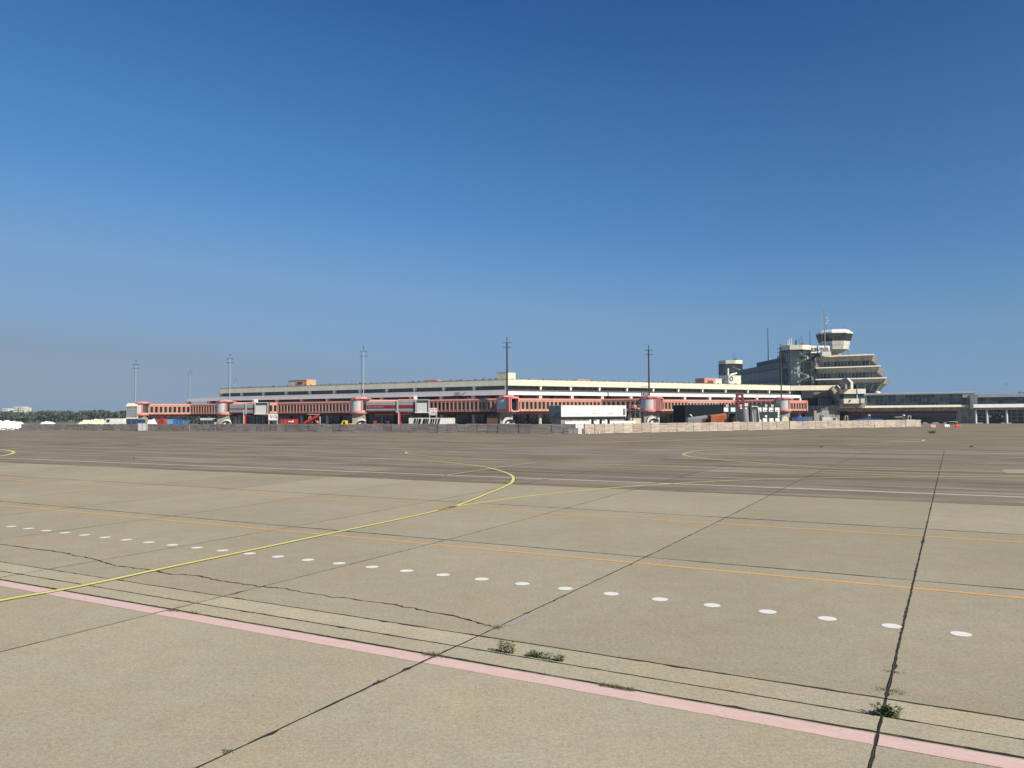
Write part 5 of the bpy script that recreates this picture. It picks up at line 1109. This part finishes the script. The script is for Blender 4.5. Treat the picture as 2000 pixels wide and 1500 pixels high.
# the wood: many trees drawn as one mass of leaf clumps
V, Fc = [], []
def wood(x0, x1, y0, y1, n, hmin, hmax, clumps):
    for k in range(n):
        x = x0 + (x1-x0)*(k + rng.uniform(0,1))/n; y = rng.uniform(y0, y1); H = rng.uniform(hmin, hmax); rx = rng.uniform(4, 7)
        nl = 5; lobes = rng.uniform(-1, 1, (nl, 3))*np.array([rx*.6, rx*.5, H*.22]) + np.array([0, 0, H*.55])
        for c in range(clumps):
            l = lobes[c % nl]; d = rng.normal(size=3); d /= np.linalg.norm(d); p = np.array([x, y, 0]) + l + d*np.array([rx*.55, rx*.5, H*.30])*rng.uniform(.6, 1)
            if p[2] > H: p[2] = H - rng.uniform(0, 1)
            if p[2] < .4: p[2] = rng.uniform(.3, 2)
            sz = rng.uniform(.5, 1.05); a = rng.normal(size=3); a /= np.linalg.norm(a); b = np.cross(a, d); b /= np.linalg.norm(b) + 1e-6
            i0 = len(V); V.extend([tuple(p-a*sz-b*sz*.7), tuple(p+a*sz-b*sz*.6), tuple(p+a*sz*.8+b*sz*.8), tuple(p-a*sz*.9+b*sz*.6)]); Fc.append((i0, i0+1, i0+2, i0+3))
        i0 = len(V); V.extend([(x-.3,y,0),(x+.3,y,0),(x+.2,y,H*.6),(x-.2,y,H*.6)]); Fc.append((i0,i0+1,i0+2,i0+3))
wood(-640, -200, 640, 700, 230, 7.5, 10.6, 130); wood(-620, -150, 720, 800, 160, 9.5, 11.8, 100); wood(-400, 420, 820, 900, 60, 9, 11, 60)
wmb = MB().add(V, Fc); struct('distant_wood', wmb, LEAFT, kind='stuff')
V, Fc = [], []
th_ = at(2010, 764, 420); 
wood(th_[0]-6, th_[0]+40, 405, 430, 7, 14, 18.5, 260); o = solo('tree_group', MB().add(V, Fc), LEAFT, (th_[0]+15, 418, 0), 'dark tree crowns just showing above the hall roof at the right border', 'trees'); o['kind'] = 'stuff'
for lab, a, b, pyt, Y in (('pale distant apartment block above the wood', 26, 47, 794.2, 900), ('low white distant building left of the apartment block', 4, 20, 797.5, 950)):
    x0, x1 = at(a,800,Y)[0], at(b,800,Y)[0]; zt = Z_(a, pyt, Y); th = thing('distant_block', lab, 'building', ((x0+x1)/2, Y, 0)); n = 4 if a > 20 else 2
    for k in range(n): part('wall', MB().box(x0+(x1-x0)*k/n, x0+(x1-x0)*(k+1)/n-.05, Y+(k % 2)*2, Y+14, 0, zt - (k % 2)*1.1 - (0 if a > 20 else k*1.5)), WHITED, th)
    wn = MB()
    for k in range(7 if a > 20 else 4):
        for q in range(3): wn.box(x0+.8+k*1.7, x0+1.7+k*1.7, Y-.06, Y-.02, zt-2.2-q*2.6, zt-1.1-q*2.6)
    part('windows', wn, GLASSB, th)
# tiny bird
bp = at(1966, 750, 160); bm = MB().add([(-.45,0,.12),(-.12,-.08,.03),(-.12,.1,.03),(.45,0,.12),(.12,-.08,.03),(.12,.1,.03),(0,-.3,0),(0,.35,0),(0,0,-.08),(0,0,.08)], [(0,1,2),(3,5,4),(6,1,9),(6,9,4),(7,9,2),(7,5,9),(6,8,1),(6,4,8),(7,2,8),(7,8,5)])
bm.v = [(x*1.3+bp[0], y+bp[1], z+bp[2]) for x, y, z in bm.v]; solo('bird', bm, DGREY, tuple(bp), 'tiny dark bird in the sky above the hall roof', 'bird')

# ------------------------------------------------------------------ light summer haze
hz = struct('haze', MB().box(-1250, 1250, -400, 1150, -1.3, 48), bpy.data.materials.new('haze_air'), kind='stuff')
hm = hz.data.materials[0]; hm.use_nodes = True; hn = hm.node_tree; hn.nodes.clear()
ho = hn.nodes.new('ShaderNodeOutputMaterial'); hv = hn.nodes.new('ShaderNodeVolumePrincipled')
hv.inputs['Color'].default_value = (.74, .87, 1.0, 1); hv.inputs['Density'].default_value = HAZE; hv.inputs['Anisotropy'].default_value = 0.2
hn.links.new(hv.outputs[0], ho.inputs['Volume'])

# ------------------------------------------------------------------ weeds in the joints
def blades(mb, c, n, rad, h, wd, lean=.5, along=None):
    for _ in range(n):
        if along is not None: t = random.uniform(-1, 1); x, y = c[0]+along[0]*t+random.gauss(0,rad), c[1]+along[1]*t+random.gauss(0,rad)
        else: x, y = c[0]+random.gauss(0,rad), c[1]+random.gauss(0,rad)
        a = random.uniform(0, 6.28); hh_ = h*random.uniform(.35, 1); l = lean*hh_*random.uniform(.3, 1.3); dx, dy = math.cos(a), math.sin(a); w2 = wd*random.uniform(.6, 1.2)
        P = [(x-dy*w2*.4, y+dx*w2*.4, 0), (x+dy*w2*.4, y-dx*w2*.4, 0), (x+dx*l*.5+dy*w2, y+dy*l*.5-dx*w2, hh_*.6), (x+dx*l*.5-dy*w2, y+dy*l*.5+dx*w2, hh_*.6), (x+dx*l, y+dy*l, hh_)]
        mb.add(P, [(0,1,2,3), (3,2,4)])
def weed(label, px, py, n, rad, h, wd, m_, along=None, lean=.6, name='weed', n_stem=4, cat='weed'):
    g = ground(px, py); th = thing(name, label, cat, (*g, 0))
    mb = MB(); al = None if along is None else tuple(along*np.array(-GF.u))
    for k in range(n_stem):
        t = random.uniform(-1,1); sx, sy = (g[0]+al[0]*t, g[1]+al[1]*t) if al else (g[0]+random.gauss(0,rad), g[1]+random.gauss(0,rad))
        mb.tube((sx,sy,0),(sx+random.gauss(0,.03),sy+random.gauss(0,.03),h*.8),.004,.002,n=4)
        for q in range(int(n/n_stem)):
            z = h*random.uniform(.05,.95); a = random.uniform(0,6.28); l = wd*random.uniform(2.2,4); dx, dy = math.cos(a), math.sin(a); w2 = wd*random.uniform(.6,1); ri = random.uniform(-.3,.6)
            mb.add([(sx,sy,z),(sx+dx*l*.5-dy*w2*.6,sy+dy*l*.5+dx*w2*.6,z+l*ri*.5),(sx+dx*l,sy+dy*l,z+l*ri*.6),(sx+dx*l*.5+dy*w2*.6,sy+dy*l*.5-dx*w2*.6,z+l*ri*.5)],[(0,1,2,3)])
    part('foliage', mb, m_, th)
weed('upright leafy green weed in the joint, left of the low weed strip', 991, 1275, 150, .07, .16, .016, LEAFW, along=.13, n_stem=14)
weed('low green weed strip spreading along the joint', 1068, 1287, 260, .05, .075, .015, LEAFW, along=.24, n_stem=26)
weed('bushy green weed where the wide joint crosses the edge strip', 1731, 1398, 170, .05, .10, .021, LEAFW, along=.10, n_stem=16)
def tuft(label, px, py, n, rad, h, m_, along=None, wd=.003):
    g = ground(px, py); mb = MB(); blades(mb, g, n, rad, h, wd, .9, None if along is None else tuple(along*np.array(-GF.u))); solo('grass_tuft', mb, m_, (*g, 0), label, 'grass tuft', 'dry grass tufts in the joints')
tuft('dry grass tuft on the pink line at the joint crossing', 848, 1281, 160, .05, .05, LEAFD, .12)
tuft('long dry grass fringe along the pink line, right of the green weeds', 1205, 1345, 260, .02, .05, LEAFD, .19)
tuft('small mossy tuft where the crack meets the joint', 971, 1226, 120, .04, .03, LEAFD, .05); tuft('brown tuft at the joint beside the first edge-strip crossing', 338, 1194, 90, .03, .04, LEAFD, .08)
tuft('flat brown moss tuft in the wide joint, upper of two', 1744, 1313, 90, .03, .02, LEAFD, .06); tuft('flat brown moss tuft in the wide joint above the bushy weed', 1740, 1350, 160, .04, .025, LEAFD, .1)
tuft('sparse dry tuft on the pink line left of the weeds', 378, 1199, 70, .03, .04, LEAFD, .1); tuft('dark tuft in the lower left joint', 443, 1469, 60, .02, .025, LEAFD, .03); tuft('dark mossy tuft in the joint at the lower middle', 743, 1332, 60, .02, .02, LEAFD, .04)
for lab, px, py, sc in (('dark weed clump alone on the far apron by the barriers', 1821, 846.5, .75), ('small weed at the wall foot below the tall dark mast', 994, 846, .8), ('small dark weed clump on the dark slabs at right', 1897, 873, .22), ('tiny weed clump on the far dark slabs, left of the curve', 1604, 873.5, .2), ('tiny dark weed on the far apron at left', 262, 895.5, .12)):
    g = ground(px, py); mb = MB(); blades(mb, g, 150, .28*sc, .75*sc, .03*sc, .7); solo('weed_clump', mb, LEAFW, (*g, 0), lab, 'weed')
